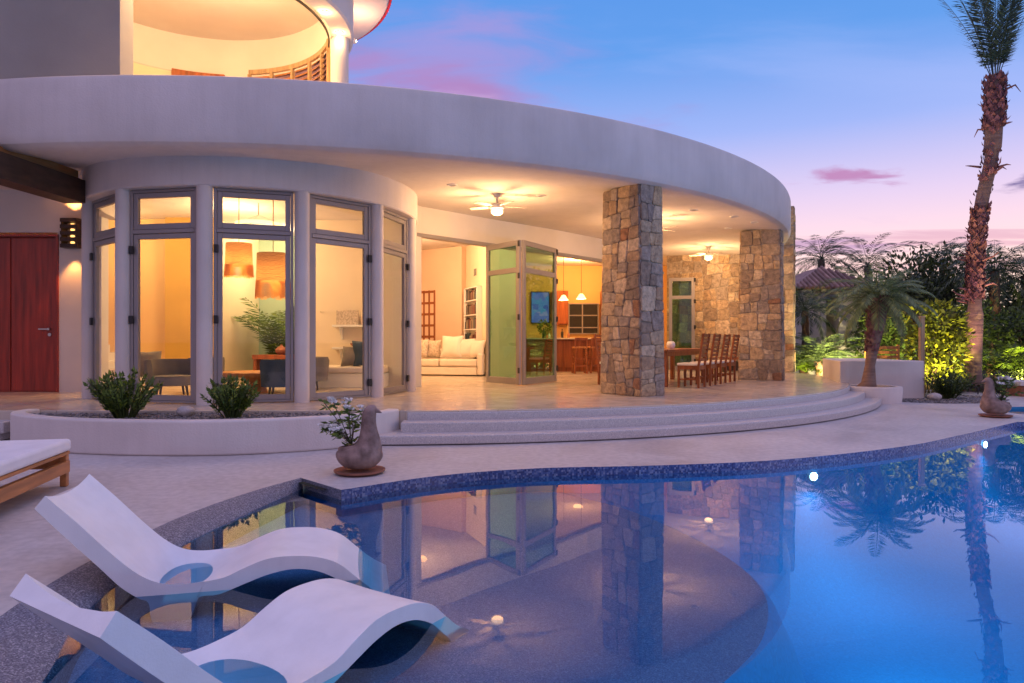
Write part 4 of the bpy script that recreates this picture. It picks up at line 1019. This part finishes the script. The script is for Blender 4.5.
# raised curved planter
pw = cr([(-6.45,9.1),(-6.42,8.75),(-6.05,8.35),(-5.3,7.95),(-4.4,7.74),(-3.4,7.72),(-2.6,7.95),(-2.0,8.3),(-1.62,8.72),(-1.5,9.1)], 8)
def offs(lp, k):
    o = []
    for i, p in enumerate(lp):
        a = Vector(lp[max(i-1,0)]); b = Vector(lp[min(i+1,len(lp)-1)]); d = (b-a).normalized(); o.append((p[0]-d.y*k, p[1]+d.x*k))
    return o
pin = offs(pw, .17)
m = MB(); n = len(pw)
vs = [(x,y,.0) for x,y in pw]+[(x,y,.40) for x,y in pw]+[(x,y,.40) for x,y in pin]+[(x,y,.0) for x,y in pin]
fs = []
for k in range(4):
    for i in range(n-1): fs.append((k*n+i, k*n+i+1, ((k+1)%4)*n+i+1, ((k+1)%4)*n+i))
fs += [(0,n,2*n,3*n),(n-1,4*n-1,3*n-1,2*n-1)]
m.add(vs, fs)
pl = m.build('raised_planter', STUCCO_OUT, None, 50, .025, 4, recalc=True)
tag(pl, 'low curved stucco planter wall in front of the glazed bay', 'planter wall')
bed = pin + [(-1.5,9.098),(-6.45,9.098)]
g = filled([pin], .335); rng.seed(31); pts = []
while len(pts) < 2600:
    p = (rng.uniform(-6.4,-1.5), rng.uniform(7.8,9.09))
    if inside(p, pin): pts.append((p[0],p[1],.335))
pebbles(g, pts, .012, .030); tag(g.build('gravel', GRAVEL), kind='stuff')
stem_shrub('planter_shrub','bushy upright green shrub in the gravel planter, before the left bay window',(-4.85,8.55,.335),.52,.5,60,LEAFZZ,41,group='planter shrubs')
stem_shrub('planter_shrub','smaller upright green shrub in the gravel planter, before the middle bay window',(-3.50,8.55,.335),.44,.4,44,LEAFZZ,42,group='planter shrubs')
def rock(label, loc, s, seed):
    rng.seed(seed); m = MB(); m.ball((0,0,0), s, s*.75, s*.6, 12, 8, .08); o = m.build('rock', ROCK, None, 50); o.location = loc; return tag(o, label, 'rock', 'pale garden rocks')
rock('pale round rock between the two planter shrubs', (-4.17,8.72,.40), .12, 1)
# bird planters
def bird(label, loc, rz, seed, plabel):
    rng.seed(seed)
    t = thing('bird_planter', label, 'planter', (0,0,0), 'bird shaped clay planters')
    sec = [(0,.10,.10,.035),(0,.15,.145,.045),(0,.20,.19,.09),(0,.228,.212,.145),(.0,.220,.205,.195),(.045,.175,.175,.235),(.085,.128,.13,.275),(.098,.104,.106,.325),(.097,.086,.088,.385),(.094,.075,.073,.45),(.094,.070,.066,.52),(.10,.069,.063,.57),(.113,.060,.055,.61),(.12,.044,.04,.637),(.122,.018,.016,.65)]
    sec = [tuple(q) for q in cr(sec, 3)]
    m = MB(); n = 28; vs = []
    for cx, rx, ry, z in sec:
        vs += [(cx+rx*cos(2*pi*k/n), ry*sin(2*pi*k/n), z) for k in range(n)]
    fs = [(i*n+k, i*n+(k+1)%n, (i+1)*n+(k+1)%n, (i+1)*n+k) for i in range(len(sec)-1) for k in range(n)] + [tuple(range(n))[::-1], tuple(range(len(vs)-n,len(vs)))]
    m.add(vs, fs)
    m.build('body', CLAY, t, 60)
    b = MB(); b.tube([(.15,0,.60),(.195,0,.585),(.225,0,.572)], [.03,.016,.004], 10); b.build('beak', CLAY, t, 60)
    # back opening: a low rim with soil, tilted away from the neck
    M = Matrix.Translation((-.075,0,.232)) @ Matrix.Rotation(rad(-10),4,'Y')
    r = MB(); k = 28; prof = [(.118,-.05),(.138,-.03),(.140,.012),(.128,.022),(.112,.014),(.105,-.03)]
    q = MB(); q.lathe(prof, (0,0,0), k, close=True); r.add([M @ Vector(p) for p in q.v], q.f); r.build('rim', CLAY, t, 60)
    q = MB(); q.lathe([(.001,-.004),(.110,-.008)], (0,0,0), k); r = MB(); r.add([M @ Vector(p) for p in q.v], q.f); r.build('soil', SOIL, t)
    t.location = loc; t.rotation_euler = (0,0,rz)
    s = MB(); s.lathe([(.001,0),(.20,0),(.245,.018),(.25,.034),(.235,.034),(.2,.022),(.001,.02)], (0,0,0), 36)
    so = s.build('saucer', TERRA, None, 40); so.location = (loc[0],loc[1],.004); tag(so, 'round terracotta saucer under the '+plabel, 'saucer', 'terracotta saucers')
    # flowering plant
    R3 = Matrix.Rotation(rz,3,'Z'); b0 = Vector(loc) + R3 @ Vector((-.085,0,.25))
    p = thing('flowering_plant', 'leggy plant with white flowers growing from the '+plabel, 'plant', b0, 'flowering plants in bird planters')
    st = MB(); lf = MB(); nfl = 0
    for i in range(13):
        a = rng.uniform(0,2*pi); k = rng.uniform(.05,.26); tip = b0 + R3 @ Vector((k*cos(a)-.05, k*sin(a), rng.uniform(.14,.46)))
        mid = b0.lerp(tip,.5)+Vector((rng.uniform(-.03,.03),rng.uniform(-.03,.03),.03)); st.tube(cr([tuple(b0),tuple(mid),tuple(tip)],4), .004, 5)
        for j in range(14):
            q = b0.lerp(tip, 1-.5*rng.random()**2); a2 = rng.uniform(0,2*pi); lf.leaf(q, (cos(a2),sin(a2),rng.uniform(-.4,.5)), .034, rng.uniform(.06,.10))
        if i % 3 != 1:
            fl = MB()
            for j in range(6):
                q = tip + Vector((rng.uniform(-.035,.035),rng.uniform(-.035,.035),rng.uniform(-.01,.04)))
                for k5 in range(5): a2 = k5*2*pi/5+j; fl.leaf(q, (cos(a2),sin(a2),.35), .036, .042)
            fl.build('flower', PETAL, p)
    for j in range(40):
        a2 = rng.uniform(0,2*pi); q = b0 + Vector((rng.uniform(-.07,.07),rng.uniform(-.07,.07),rng.uniform(-.01,.06))); lf.leaf(q, (cos(a2),sin(a2),rng.uniform(0,.9)), .03, rng.uniform(.05,.09), (0,0,1))
    st.build('stems', TWIG, p, 60); lf.build('leaves', LEAFZZ, p)
bird('weathered clay bird planter with head to the right at the pool corner', (-1.50,6.72,.024), rad(-8), 51, 'bird planter at the pool corner')
bird('weathered clay bird planter with head to the left on the far poolside', (8.30,11.72,.024), rad(172), 52, 'bird planter on the far poolside')

# pool lamps on the far wall plus added ones that brighten the pool
POOLC = (.30,.74,1.0)
UW = emit('underwater_lens', (.75,.85,1.0), 25)
def pool_lamp(label, x, y, d, watt, z=-.21):
    d = Vector((*d,0)).normalized(); t = thing('pool_light', label, 'pool light', (x,y,z), 'underwater pool lights')
    p = Vector((x,y,z)); m = MB(); m.tube([p, p+d*.02], .045, 20); m.build('lens', UW, t, 40)
    m = MB(); m.tube([p, p+d*.012], .065, 20); m.build('bezel', CHROME, t, 40)
    light('pool_glow','AREA', p+d*.05, watt, POOLC, t, .12, p+d*2+Vector((0,0,-.75)))
    return t
pool_lamp('lit underwater lamp on the far pool wall before the palm planter', 3.36, 7.62, (.35,-1), 20)
pool_lamp('lit underwater lamp on the far pool wall near the far bird planter', 6.90, 9.97, (.6,-1), 18)
pool_lamp('added underwater lamp on the unseen right pool wall', 15.3, 4.5, (-1,0), 340, -.6)  # out of view, added to brighten the deep water
pool_lamp('added underwater lamp on the unseen near pool wall', 7.0, -4.6, (0,1), 300, -.6)  # also out of view and added for the water's brightness
pool_lamp('added underwater lamp on the pool floor slope beyond the lounging ledge', 2.75, 4.6, (.95,.3), 30, -1.1)  # added to light the ledge slope

# ================================================================== GARDEN
# white block wall with round palm planter
t = thing('garden_wall', 'thick white garden wall block beside the terrace steps', 'garden wall', (8.2,16,0))
m = MB(); m.prism([(7.33,15.25),(9.36,15.5),(9.36,18.0),(8.14,17.9)], 0, .855); m.build('masonry', STUCCO_OUT, t, None, .02, 3, recalc=True)
PC = (7.72,14.72)
t = thing('round_planter', 'round white planter ring at the foot of the small palm', 'planter', (*PC,0))
m = MB(); m.lathe([(.60,0),(.62,.30),(.61,.335),(.59,.345),(.50,.345),(.48,.33),(.48,.0)], (*PC,0), 48, close=True); m.build('ring_wall', STUCCO_OUT, t, 40)
g = MB(); g.lathe([(.001,.28),(.485,.28)], (*PC,0), 24); rng.seed(61)
pebbles(g, [(PC[0]+r*cos(a),PC[1]+r*sin(a),.28) for r, a in [(.47*math.sqrt(rng.random()),rng.uniform(0,2*pi)) for _ in range(500)]], .012,.028)
tag(g.build('planter_gravel', GRAVEL), kind='stuff')
# small palm
rng.seed(62)
b = (PC[0]-.06,PC[1],.28)
t = thing('small_palm', 'short palm with shaggy trunk and drooping fronds in the round white planter', 'palm tree', b)
pts = [(b[0],b[1],b[2]),(b[0]+.03,b[1],b[2]+.12),(b[0]+.06,b[1],b[2]+.5),(b[0]+.12,b[1],b[2]+.95),(b[0]+.19,b[1],b[2]+1.4),(b[0]+.22,b[1],b[2]+1.78),(b[0]+.23,b[1],b[2]+1.95)]
m = MB(); m.tube(pts, [.22,.15,.10,.13,.18,.20,.12], 14); m.build('trunk', BARKLOW, t, 60)
m = MB()
for i in range(330):
    k = rng.uniform(.35,1.0); z = b[2]+.15+k*1.75; r = .09+.13*max(0,(k-.3)); a = i*2.39996; x = b[0]+.02+.21*k; L = .05+.12*k
    d = Vector((cos(a)*.65,sin(a)*.65,.85)); p = Vector((x+r*cos(a),b[1]+r*sin(a),z)); m.leaf(p, d, .055, L, (cos(a),sin(a),.1), .012)
m.build('leaf_bases', BOOT, t)
m = MB(); top = pts[-1]
for i in range(46):
    az = i*2.39996; e = -.35 + 1.75*((i+.5)/46); frond(m, (top[0],top[1],top[2]-.05), az, e+rng.uniform(-.1,.1), rng.uniform(.95,1.28), rng.uniform(1.0,1.6), .27, 40, .021)
m.build('crown', FROND, t)
# tall palm
rng.seed(63)
b = (11.95,17.7,0); tp = (12.52,17.7,8.2)
t = thing('tall_palm', 'very tall palm with shaggy reddish trunk and upright fronds', 'palm tree', b)
path = cr([(11.95,17.7,0),(11.96,17.7,1.0),(12.0,17.7,2.2),(12.04,17.7,3.6),(12.18,17.7,4.9),(12.42,17.7,6.0),(12.50,17.7,7.0),tp], 6)
m = MB(); rr = []
for x,y,z in path: rr.append(.25 if z < .3 else .20 if z < 2.0 else .155 if z < 6.3 else .20 if z < 7.9 else .14)
m.tube(path, rr, 16); m.build('trunk', BARKLOW, t, 60)
def along(z):
    for a, c in zip(path, path[1:]):
        if a[2] <= z <= c[2]: k = (z-a[2])/(c[2]-a[2]+1e-6); return (a[0]+(c[0]-a[0])*k, a[1])
    return tp[:2]
m = MB()
for i in range(1700):
    z = 2.35+5.75*rng.random(); a = i*2.39996; dens = 1.0 if z > 6.75 else (.85 if z < 4.7 else .14)
    if rng.random() > dens: continue
    x, y = along(z); r = .14+.05*rng.random()+(.05 if z > 6.6 else 0); out = rng.uniform(.05,.42) if rng.random() > .05 else 1.1
    p = Vector((x+r*cos(a),y+r*sin(a),z)); d = Vector((cos(a)*out,sin(a)*out,.9)); m.leaf(p, d, rng.uniform(.09,.15), rng.uniform(.10,.22), (cos(a),sin(a),.15), .02)
for i in range(26):
    z = rng.choice([2.3,2.6,3.4,3.6,5.45,5.6,5.7,7.85,6.9])+rng.uniform(-.15,.15); x, y = along(z); a = rng.uniform(0,2*pi); L = rng.uniform(.2,.42)
    p = Vector((x+.18*cos(a),y+.18*sin(a),z)); m.tube([p, p+Vector((cos(a)*L*.7,sin(a)*L*.7,L*.2)), p+Vector((cos(a)*L,sin(a)*L,L*rng.uniform(-.5,.7)))], [.035,.022,.006], 5)
m.build('leaf_bases', BOOT, t)
m = MB()
for i in range(17):
    az = i*2.39996; e = 1.55-.34*(i/17)+rng.uniform(-.04,.04); frond(m, (tp[0]+.05*cos(az),tp[1]+.05*sin(az),tp[2]-.15), az, e, rng.uniform(2.8,3.4), rng.uniform(.2,.45), .46, 64, .032)
m.build('crown', FRONDTALL, t)
# uplights
def uplight(label, x, y, z, target, watt, col=(1,.70,.22), spot=100):
    t = thing('garden_spotlight', label, 'garden light', (x,y,z), 'garden uplights')
    m = MB(); m.tube([(x,y,z),(x,y,z+.12)],.012,8); m.build('stake', BLACK, t)
    d = (Vector(target)-Vector((x,y,z+.12))).normalized(); p = Vector((x,y,z+.14)); m = MB(); m.tube([p-d*.05,p+d*.05],[.03,.045],14); m.build('housing', BLACK, t, 40)
    light('uplight','SPOT', p+d*.07, watt, col, t, .04, target, spot, .7)
uplight('small black garden spotlight under the yellow green climber', 10.35, 15.95, -.02, (10.5,17.1,1.6), 480, (1,.82,.30), 120)
uplight('small black garden spotlight at the foot of the tall palm', 11.4, 16.7, -.02, (12.05,17.7,3.2), 260, (1,.58,.46), 60)
uplight('small black garden spotlight behind the white garden wall', 9.3, 19.3, -.02, (10.6,22,1.6), 1500, (1,.84,.34), 130)
uplight('small black garden spotlight before the areca palm at the right', 12.9, 17.0, -.02, (13.6,18.8,1.2), 1000, (1,.82,.28), 130)
uplight('added small black fill spotlight in the bed behind the tall palm', 12.6, 19.2, -.02, (13.4,22.5,2.2), 900, (1,.84,.40), 120)  # added fill light for the planting behind
uplight('added small black fill spotlight near the outbuilding palms', 9.9, 20.2, -.02, (10.2,23.5,2.0), 500, (1,.84,.40), 120)  # added fill light for the palms here
# climber on a post
rng.seed(64)
t = thing('climbing_shrub', 'yellow green lit climber with round leaves beside a wooden post', 'climber', (10.35,17.0,-.03))
m = MB(); bl = [(10.35,17.1,1.05,.42,.8),(10.85,17.1,.95,.48,.7),(10.6,17.2,1.75,.55,.5),(10.05,17.1,1.95,.42,.30),(9.55,17.1,2.12,.38,.22),(10.95,17.2,1.75,.4,.6),(9.1,17.2,2.15,.3,.18),(11.15,17.2,1.3,.35,.5),(10.5,17.0,.5,.5,.35)]
leaf_cloud(m, bl, 2300, .155, .1); m.build('leaves', LEAFLIT, t)
m = MB()
for i in range(7):
    x = 10.3+.12*i; m.tube(cr([(10.3+.05*i,17.0,-.03),(x+rng.uniform(-.2,.2),17.05,.7),(x+rng.uniform(-.3,.3),17.1,1.5),(x-.5*(i<3)+rng.uniform(-.2,.2),17.1,2.1)],4), .018, 6)
m.build('stems', TWIG, t, 60)
t = thing('wooden_post', 'square pale wooden post at the end of the white garden wall', 'post', (9.62,15.95,0))
m = MB(); m.box(9.52,9.62,15.9,16.0,-.03,1.86); m.build('shaft', PALEWOOD, t, None, .01, 2); m = MB(); m.box(9.505,9.635,15.885,16.015,1.861,1.89); m.build('cap', PALEWOOD, t, None, .006, 1)
# right gravel bed with shrub and rock
gb = [(8.35,14.62),(9.0,14.25),(10.0,14.35),(10.75,14.8),(11.1,15.5),(10.9,16.3),(10.4,16.9),(9.5,17.2),(9.45,15.4),(8.4,15.25)]
gbl = cr(gb+[gb[0]],4)[:-1]; g = filled([gbl], .006); rng.seed(66); pts = []
while len(pts) < 1500:
    p = (rng.uniform(8.3,11.1), rng.uniform(14.2,17.2))
    if inside(p, gbl): pts.append((*p,.006))
pebbles(g, pts, .014,.034); tag(g.build('garden_gravel', GRAVEL), kind='stuff')
stem_shrub('garden_shrub','low bushy green shrub on the gravel beside the white garden wall',(9.82,15.35,.006),.52,.5,60,LEAFMID,67)
rock('pale rock on the gravel beside the low garden shrub', (9.25,14.95,.08), .15, 2)
# dark low shrubs
for i, (x,y,lb) in enumerate(((11.3,17.5,'dark low shrub left of the tall palm foot'),(12.2,17.0,'dark low shrub in front of the tall palm foot'),(12.9,17.6,'dark low shrub right of the tall palm foot'),(10.8,18.0,'dark low shrub beneath the lit climber'))):
    rng.seed(70+i); t = thing('dark_shrub', lb, 'shrub', (x,y,-.03), 'dark low shrubs'); m = MB(); leaf_cloud(m, blobs_for((x,y,.25),.6,.28,8), 700, .09); m.build('foliage', LEAFDK, t)
    m = MB(); [m.tube([(x,y,-.03),(x+.3*cos(k),y+.3*sin(k),.3)],.012,5) for k in range(5)]; m.build('stems', TWIG, t)
# raised ledge at the right edge
t = thing('raised_ledge', 'low pale capped garden ledge with terracotta side at the right edge', 'ledge', (13.5,15.8,0))
m = MB(); m.box(11.95,17,16.0,16.6,0,.26); m.build('side', TERRA, t); m = MB(); m.box(11.85,17.05,15.9,16.7,.261,.36); m.build('cap', STUCCO_OUT, t, None, .015, 2)
# garden bench
t = thing('garden_bench', 'orange slatted wooden bench back showing above the white garden wall', 'bench', (10.5,19.2,-.03))
m = MB()
for i in range(5): m.box(10.1,10.95,19.35,19.38,.55+i*.13,.64+i*.13)
m.build('backrest', TEAK, t, None, .004, 1)
m = MB()
for i in range(4): m.box(10.1,10.95,18.85+i*.125,18.95+i*.125,.40,.43)
m.build('seat', TEAK, t, None, .004, 1)
for x in (10.05,10.95):
    m = MB(); m.box(x,x+.06,19.39,19.45,-.03,1.2); m.build('leg', TEAK, t); m = MB(); m.box(x,x+.06,18.8,18.86,-.03,.42); m.build('leg', TEAK, t)
# outbuilding
t = thing('garden_outbuilding', 'small white outbuilding with clay tile roof behind the palms', 'outbuilding', (11.3,25.5,0))
m = MB(); m.box(10.6,11.30,25,29,-.03,3.2); m.box(12.02,13.2,25,29,-.03,3.2); m.box(11.30,12.02,25,29,2.95,3.2); m.box(11.3,12.02,26.2,26.4,-.03,2.95); m.build('wall', STUCCO_OUT, t)
m = MB(); m.box(11.52,11.86,25.9,26.0,-.03,2.9); m.build('doorway', DARKWOOD, t)
m = MB(); m.box(11.28,11.46,24.9,25.3,-.03,3.2); m.box(11.92,12.16,24.9,25.3,-.03,3.2); m.build('pier', STUCCO, t)
m = MB(); A = [(10.1,24.5,3.2),(13.7,24.5,3.2),(13.7,29.5,3.2),(10.1,29.5,3.2)]; m.add(A+[(11.9,26.3,4.15),(11.9,27.7,4.15)], [(0,1,4),(1,2,5,4),(2,3,5),(3,0,4,5),(3,2,1,0)])
for i in range(19):
    x = 10.2+i*.19; k = 1-abs(x-11.9)/1.8
    if k > .05: m.tube([(x,24.46,3.22),(x+(11.9-x)*0,24.5+1.8*k,3.22+.95*k)], .06, 6)
m.build('roof', TILE, t)
# background planting
bgG = 'trees beyond the garden'
palm_tree('garden_palm','dark leaning palm beside the far stone wall end',(9.6,22.6,-.03),(9.7,22.6,2.3),.12,.10,26,1.7,(-.2,1.35),1.3,.40,FRONDDK,BARK,bgG,seed=81)
palm_tree('garden_palm','low dark feathery palm at the foot of the stone wall end',(9.35,20.9,-.03),(9.35,20.9,.7),.10,.10,24,1.3,(.1,1.4),1.2,.34,FRONDDK,BARK,bgG,seed=82)
palm_tree('garden_palm','tall dark palm rising over the outbuilding roof',(13.3,30,-.03),(13.6,30,4.9),.16,.13,24,2.0,(-.3,1.4),1.4,.42,FRONDDK,BARK,bgG,seed=83)
palm_tree('garden_palm','dark palm behind the short shaggy palm',(15.3,29,-.03),(15.1,29,4.5),.16,.13,24,2.1,(-.3,1.4),1.4,.42,FRONDDK,BARK,bgG,seed=84)
palm_tree('garden_palm','dark drooping palm right behind the tall palm trunk',(15.8,22.5,-.03),(15.9,22.5,3.6),.16,.13,28,2.1,(-.4,1.3),1.5,.46,FRONDDK,BARK,bgG,seed=85)
palm_tree('garden_palm','dark drooping palm at the right edge behind the areca',(17.4,23.0,-.03),(17.3,23.0,3.5),.16,.13,28,2.2,(-.4,1.3),1.5,.46,FRONDDK,BARK,bgG,seed=86)
palm_tree('garden_palm','slim palm far behind the climber',(19.2,30.5,-.03),(19.2,30.5,4.9),.14,.11,22,1.9,(-.3,1.4),1.4,.42,FRONDDK,BARK,bgG,seed=87)
for i, (x,y,z,L,lb) in enumerate(((13.35,18.6,-.03,1.35,'bright lit areca palm right of the tall palm'),(14.3,19.2,-.03,1.5,'bright areca palm at the right edge of the garden'),(9.3,21.6,-.03,1.1,'lit areca palm behind the white garden wall, left one'),(10.15,22.0,-.03,1.5,'lit areca palm behind the white garden wall, middle one'),(11.3,21.6,-.03,1.5,'lit areca palm behind the garden bench'))):
    palm_tree('areca_palm', lb, (x,y,z), (x,y,z+.35), .07,.06, 20, L,(.55,1.5),1.25,.42,FRONDLT,TWIG,'areca palms',seed=90+i,w=.035,nl=20)
bush_tree('broadleaf_tree','dense dark broadleaf tree behind the climber',(14.3,24,-.03),4.6,1.9,LEAFDK,5200,.17,bgG,101,nb=18,low=.1)
bush_tree('broadleaf_tree','dark rounded tree between the outbuilding and the climber',(13.0,23.2,-.03),3.9,1.3,LEAFDK,3400,.15,bgG,102,nb=14,low=.1)
bush_tree('broadleaf_tree','dark spreading tree behind the tall palm trunk',(17.0,26,-.03),4.6,2.0,LEAFDK,5000,.18,bgG,103,nb=18,low=.1)
bush_tree('broadleaf_tree','mid green bushy tree behind the garden bench',(12.0,21.4,-.03),2.9,1.1,LEAFMID,3000,.13,bgG,104,nb=14,low=.05)
bush_tree('broadleaf_tree','mid green bushy tree behind the tall palm foot',(13.2,20.4,-.03),2.6,1.1,LEAFMID,3000,.13,bgG,105,nb=14,low=.05)
bush_tree('broadleaf_tree','dark tree beyond the right edge of the garden',(20.5,25,-.03),4.2,2.2,LEAFDK,4200,.2,bgG,106,nb=18,low=.05)
bush_tree('broadleaf_tree','olive green bush at the right edge below the drooping palms',(15.6,20.6,-.03),2.4,1.4,LEAFMID,3200,.14,bgG,107,nb=14,low=.03)
rng.seed(110); m = MB(); bl = []
for i in range(46): bl.append((9.5+i*.75+rng.uniform(-.3,.3), 32.5+rng.uniform(-1,1), rng.uniform(.8,2.8), rng.uniform(.8,1.3), rng.uniform(.8,1.3)))
leaf_cloud(m, bl, 11000, .30); tag(m.build('far_undergrowth', LEAFDK), kind='stuff')

# ================================================================== SKY, SUN, CAMERA
wd = bpy.data.worlds.new('World'); sc.world = wd; wd.use_nodes = True
T = wd.node_tree; N = T.nodes; L = T.links; bgN = N['Background']
tc = N.new('ShaderNodeTexCoord'); sp = N.new('ShaderNodeSeparateXYZ'); L.new(tc.outputs['Generated'], sp.inputs[0])
def math_(op, a, b=None, c=None, clamp=False):
    n = N.new('ShaderNodeMath'); n.operation = op; n.use_clamp = clamp
    for i, v in enumerate((a,b,c)):
        if v is None: continue
        if isinstance(v, (int,float)): n.inputs[i].default_value = v
        else: L.new(v, n.inputs[i])
    return n.outputs[0]
X, Y, Z = sp.outputs[0], sp.outputs[1], sp.outputs[2]
def s2l(r, g, b): return tuple(((c/255)/12.92 if c/255 <= .04045 else ((c/255+.055)/1.055)**2.4) for c in (r,g,b))
rA = ramp(N, [(0,s2l(255,226,196)),(.06,s2l(255,222,200)),(.12,s2l(250,212,214)),(.19,s2l(216,196,226)),(.28,s2l(150,170,230)),(.38,s2l(94,148,220)),(.55,s2l(74,134,212)),(1,(.72,.60,.98))])
rB = ramp(N, [(0,s2l(172,140,156)),(.1,s2l(172,146,168)),(.3,s2l(158,140,170)),(.6,s2l(150,146,192)),(1,(.72,.60,.98))])
L.new(Z, rA.inputs[0]); L.new(Z, rB.inputs[0])
glow = math_('MULTIPLY_ADD', math_('ADD', math_('MULTIPLY', X, .55), math_('MULTIPLY', Y, .83)), 1.0, .62, True)
mixs = N.new('ShaderNodeMix'); mixs.data_type = 'RGBA'; L.new(glow, mixs.inputs[0]); L.new(rB.outputs[0], mixs.inputs[6]); L.new(rA.outputs[0], mixs.inputs[7])
# dusk clouds: soft banks at chosen bearings and heights, broken up by noise
yy = math_('MAXIMUM', Y, .02); U = math_('DIVIDE', X, yy); V = math_('DIVIDE', Z, yy)
cv = N.new('ShaderNodeCombineXYZ'); L.new(U, cv.inputs[0]); L.new(V, cv.inputs[1])
def cloud(prev, u, v, su, sv, amount, col, sx=4., sy=14., tilt=0., lo=.45, hi=.7, rot=0.):
    mp = N.new('ShaderNodeMapping'); mp.inputs['Scale'].default_value = (sx,sy,1); mp.inputs['Rotation'].default_value = (0,0,rot); mp.inputs['Location'].default_value = (u*7,v*3,0); L.new(cv.outputs[0], mp.inputs[0])
    n = N.new('ShaderNodeTexNoise'); n.inputs['Scale'].default_value = 1; n.inputs['Detail'].default_value = 7; n.inputs['Roughness'].default_value = .56; n.inputs['Distortion'].default_value = .5; L.new(mp.outputs[0], n.inputs['Vector'])
    du = math_('MULTIPLY', math_('SUBTRACT', U, u), 1/su); dv = math_('MULTIPLY', math_('SUBTRACT', math_('SUBTRACT', V, v), math_('MULTIPLY', math_('SUBTRACT', U, u), tilt)), 1/sv)
    g = math_('EXPONENT', math_('MULTIPLY', math_('ADD', math_('MULTIPLY', du, du), math_('MULTIPLY', dv, dv)), -1))
    k = ramp(N, [(lo,(0,0,0)),(hi,(1,1,1))], 'EASE'); L.new(math_('ADD', math_('MULTIPLY', g, .34), math_('MULTIPLY', n.outputs['Fac'], .72)), k.inputs[0])
    f = math_('MULTIPLY', k.outputs[0], amount)
    m = N.new('ShaderNodeMix'); m.data_type = 'RGBA'; L.new(f, m.inputs[0]); L.new(prev, m.inputs[6]); m.inputs[7].default_value = (*col,1); return m.outputs[2]
o = mixs.outputs[2]
o = cloud(o, -.06, .405, .30, .10, .9, s2l(150,142,206), 3.2, 12, -.25, .46, .76)
o = cloud(o, -.10, .37, .28, .045, .85, s2l(170,124,178), 3.5, 20, -.16, .48, .76)
o = cloud(o, .02, .325, .26, .03, .6, s2l(214,186,222), 4, 26, -.2, .50, .80)
o = cloud(o, .495, .243, .10, .022, .9, s2l(180,124,172), 11, 52, -.03, .54, .76)
o = cloud(o, .76, .235, .06, .026, .9, s2l(96,84,140), 12, 44, .3, .54, .76)
o = cloud(o, .68, .155, .40, .022, .5, s2l(196,140,170), 4, 85, .03, .56, .74)
o = cloud(o, .70, .115, .45, .022, .32, s2l(206,138,164), 4, 85, .02, .56, .74)
o = cloud(o, .47, .14, .16, .022, .7, s2l(176,140,184), 5, 70, 0, .54, .74)
o = cloud(o, .55, .40, .6, .10, .3, s2l(170,182,236), 2.2, 11, -.15, .5, .85)
L.new(o, bgN.inputs[0]); bgN.inputs[1].default_value = 1.0
sun = light('sun','SUN',(20,-5,12),.12,(1,.62,.62)); sun.data.angle = rad(20); sun.rotation_euler = (rad(80),0,rad(60))
cam = bpy.data.cameras.new('camera'); co = bpy.data.objects.new('camera', cam); COL.objects.link(co)
co.location = (0,0,EYE); co.rotation_euler = (rad(90),0,0); cam.lens = 24; cam.sensor_width = 36; cam.clip_end = 2000; cam.clip_start = .05
sc.camera = co
sc.view_settings.view_transform = 'Standard'; sc.view_settings.look = 'None'; sc.view_settings.exposure = .28; sc.view_settings.gamma = 1
sc.render.engine = 'CYCLES'; sc.cycles.use_denoising = True
sc.cycles.max_bounces = 8; sc.cycles.transparent_max_bounces = 16; sc.cycles.diffuse_bounces = 4; sc.cycles.glossy_bounces = 4
sc.cycles.caustics_reflective = False; sc.cycles.caustics_refractive = False; sc.cycles.sample_clamp_indirect = 4
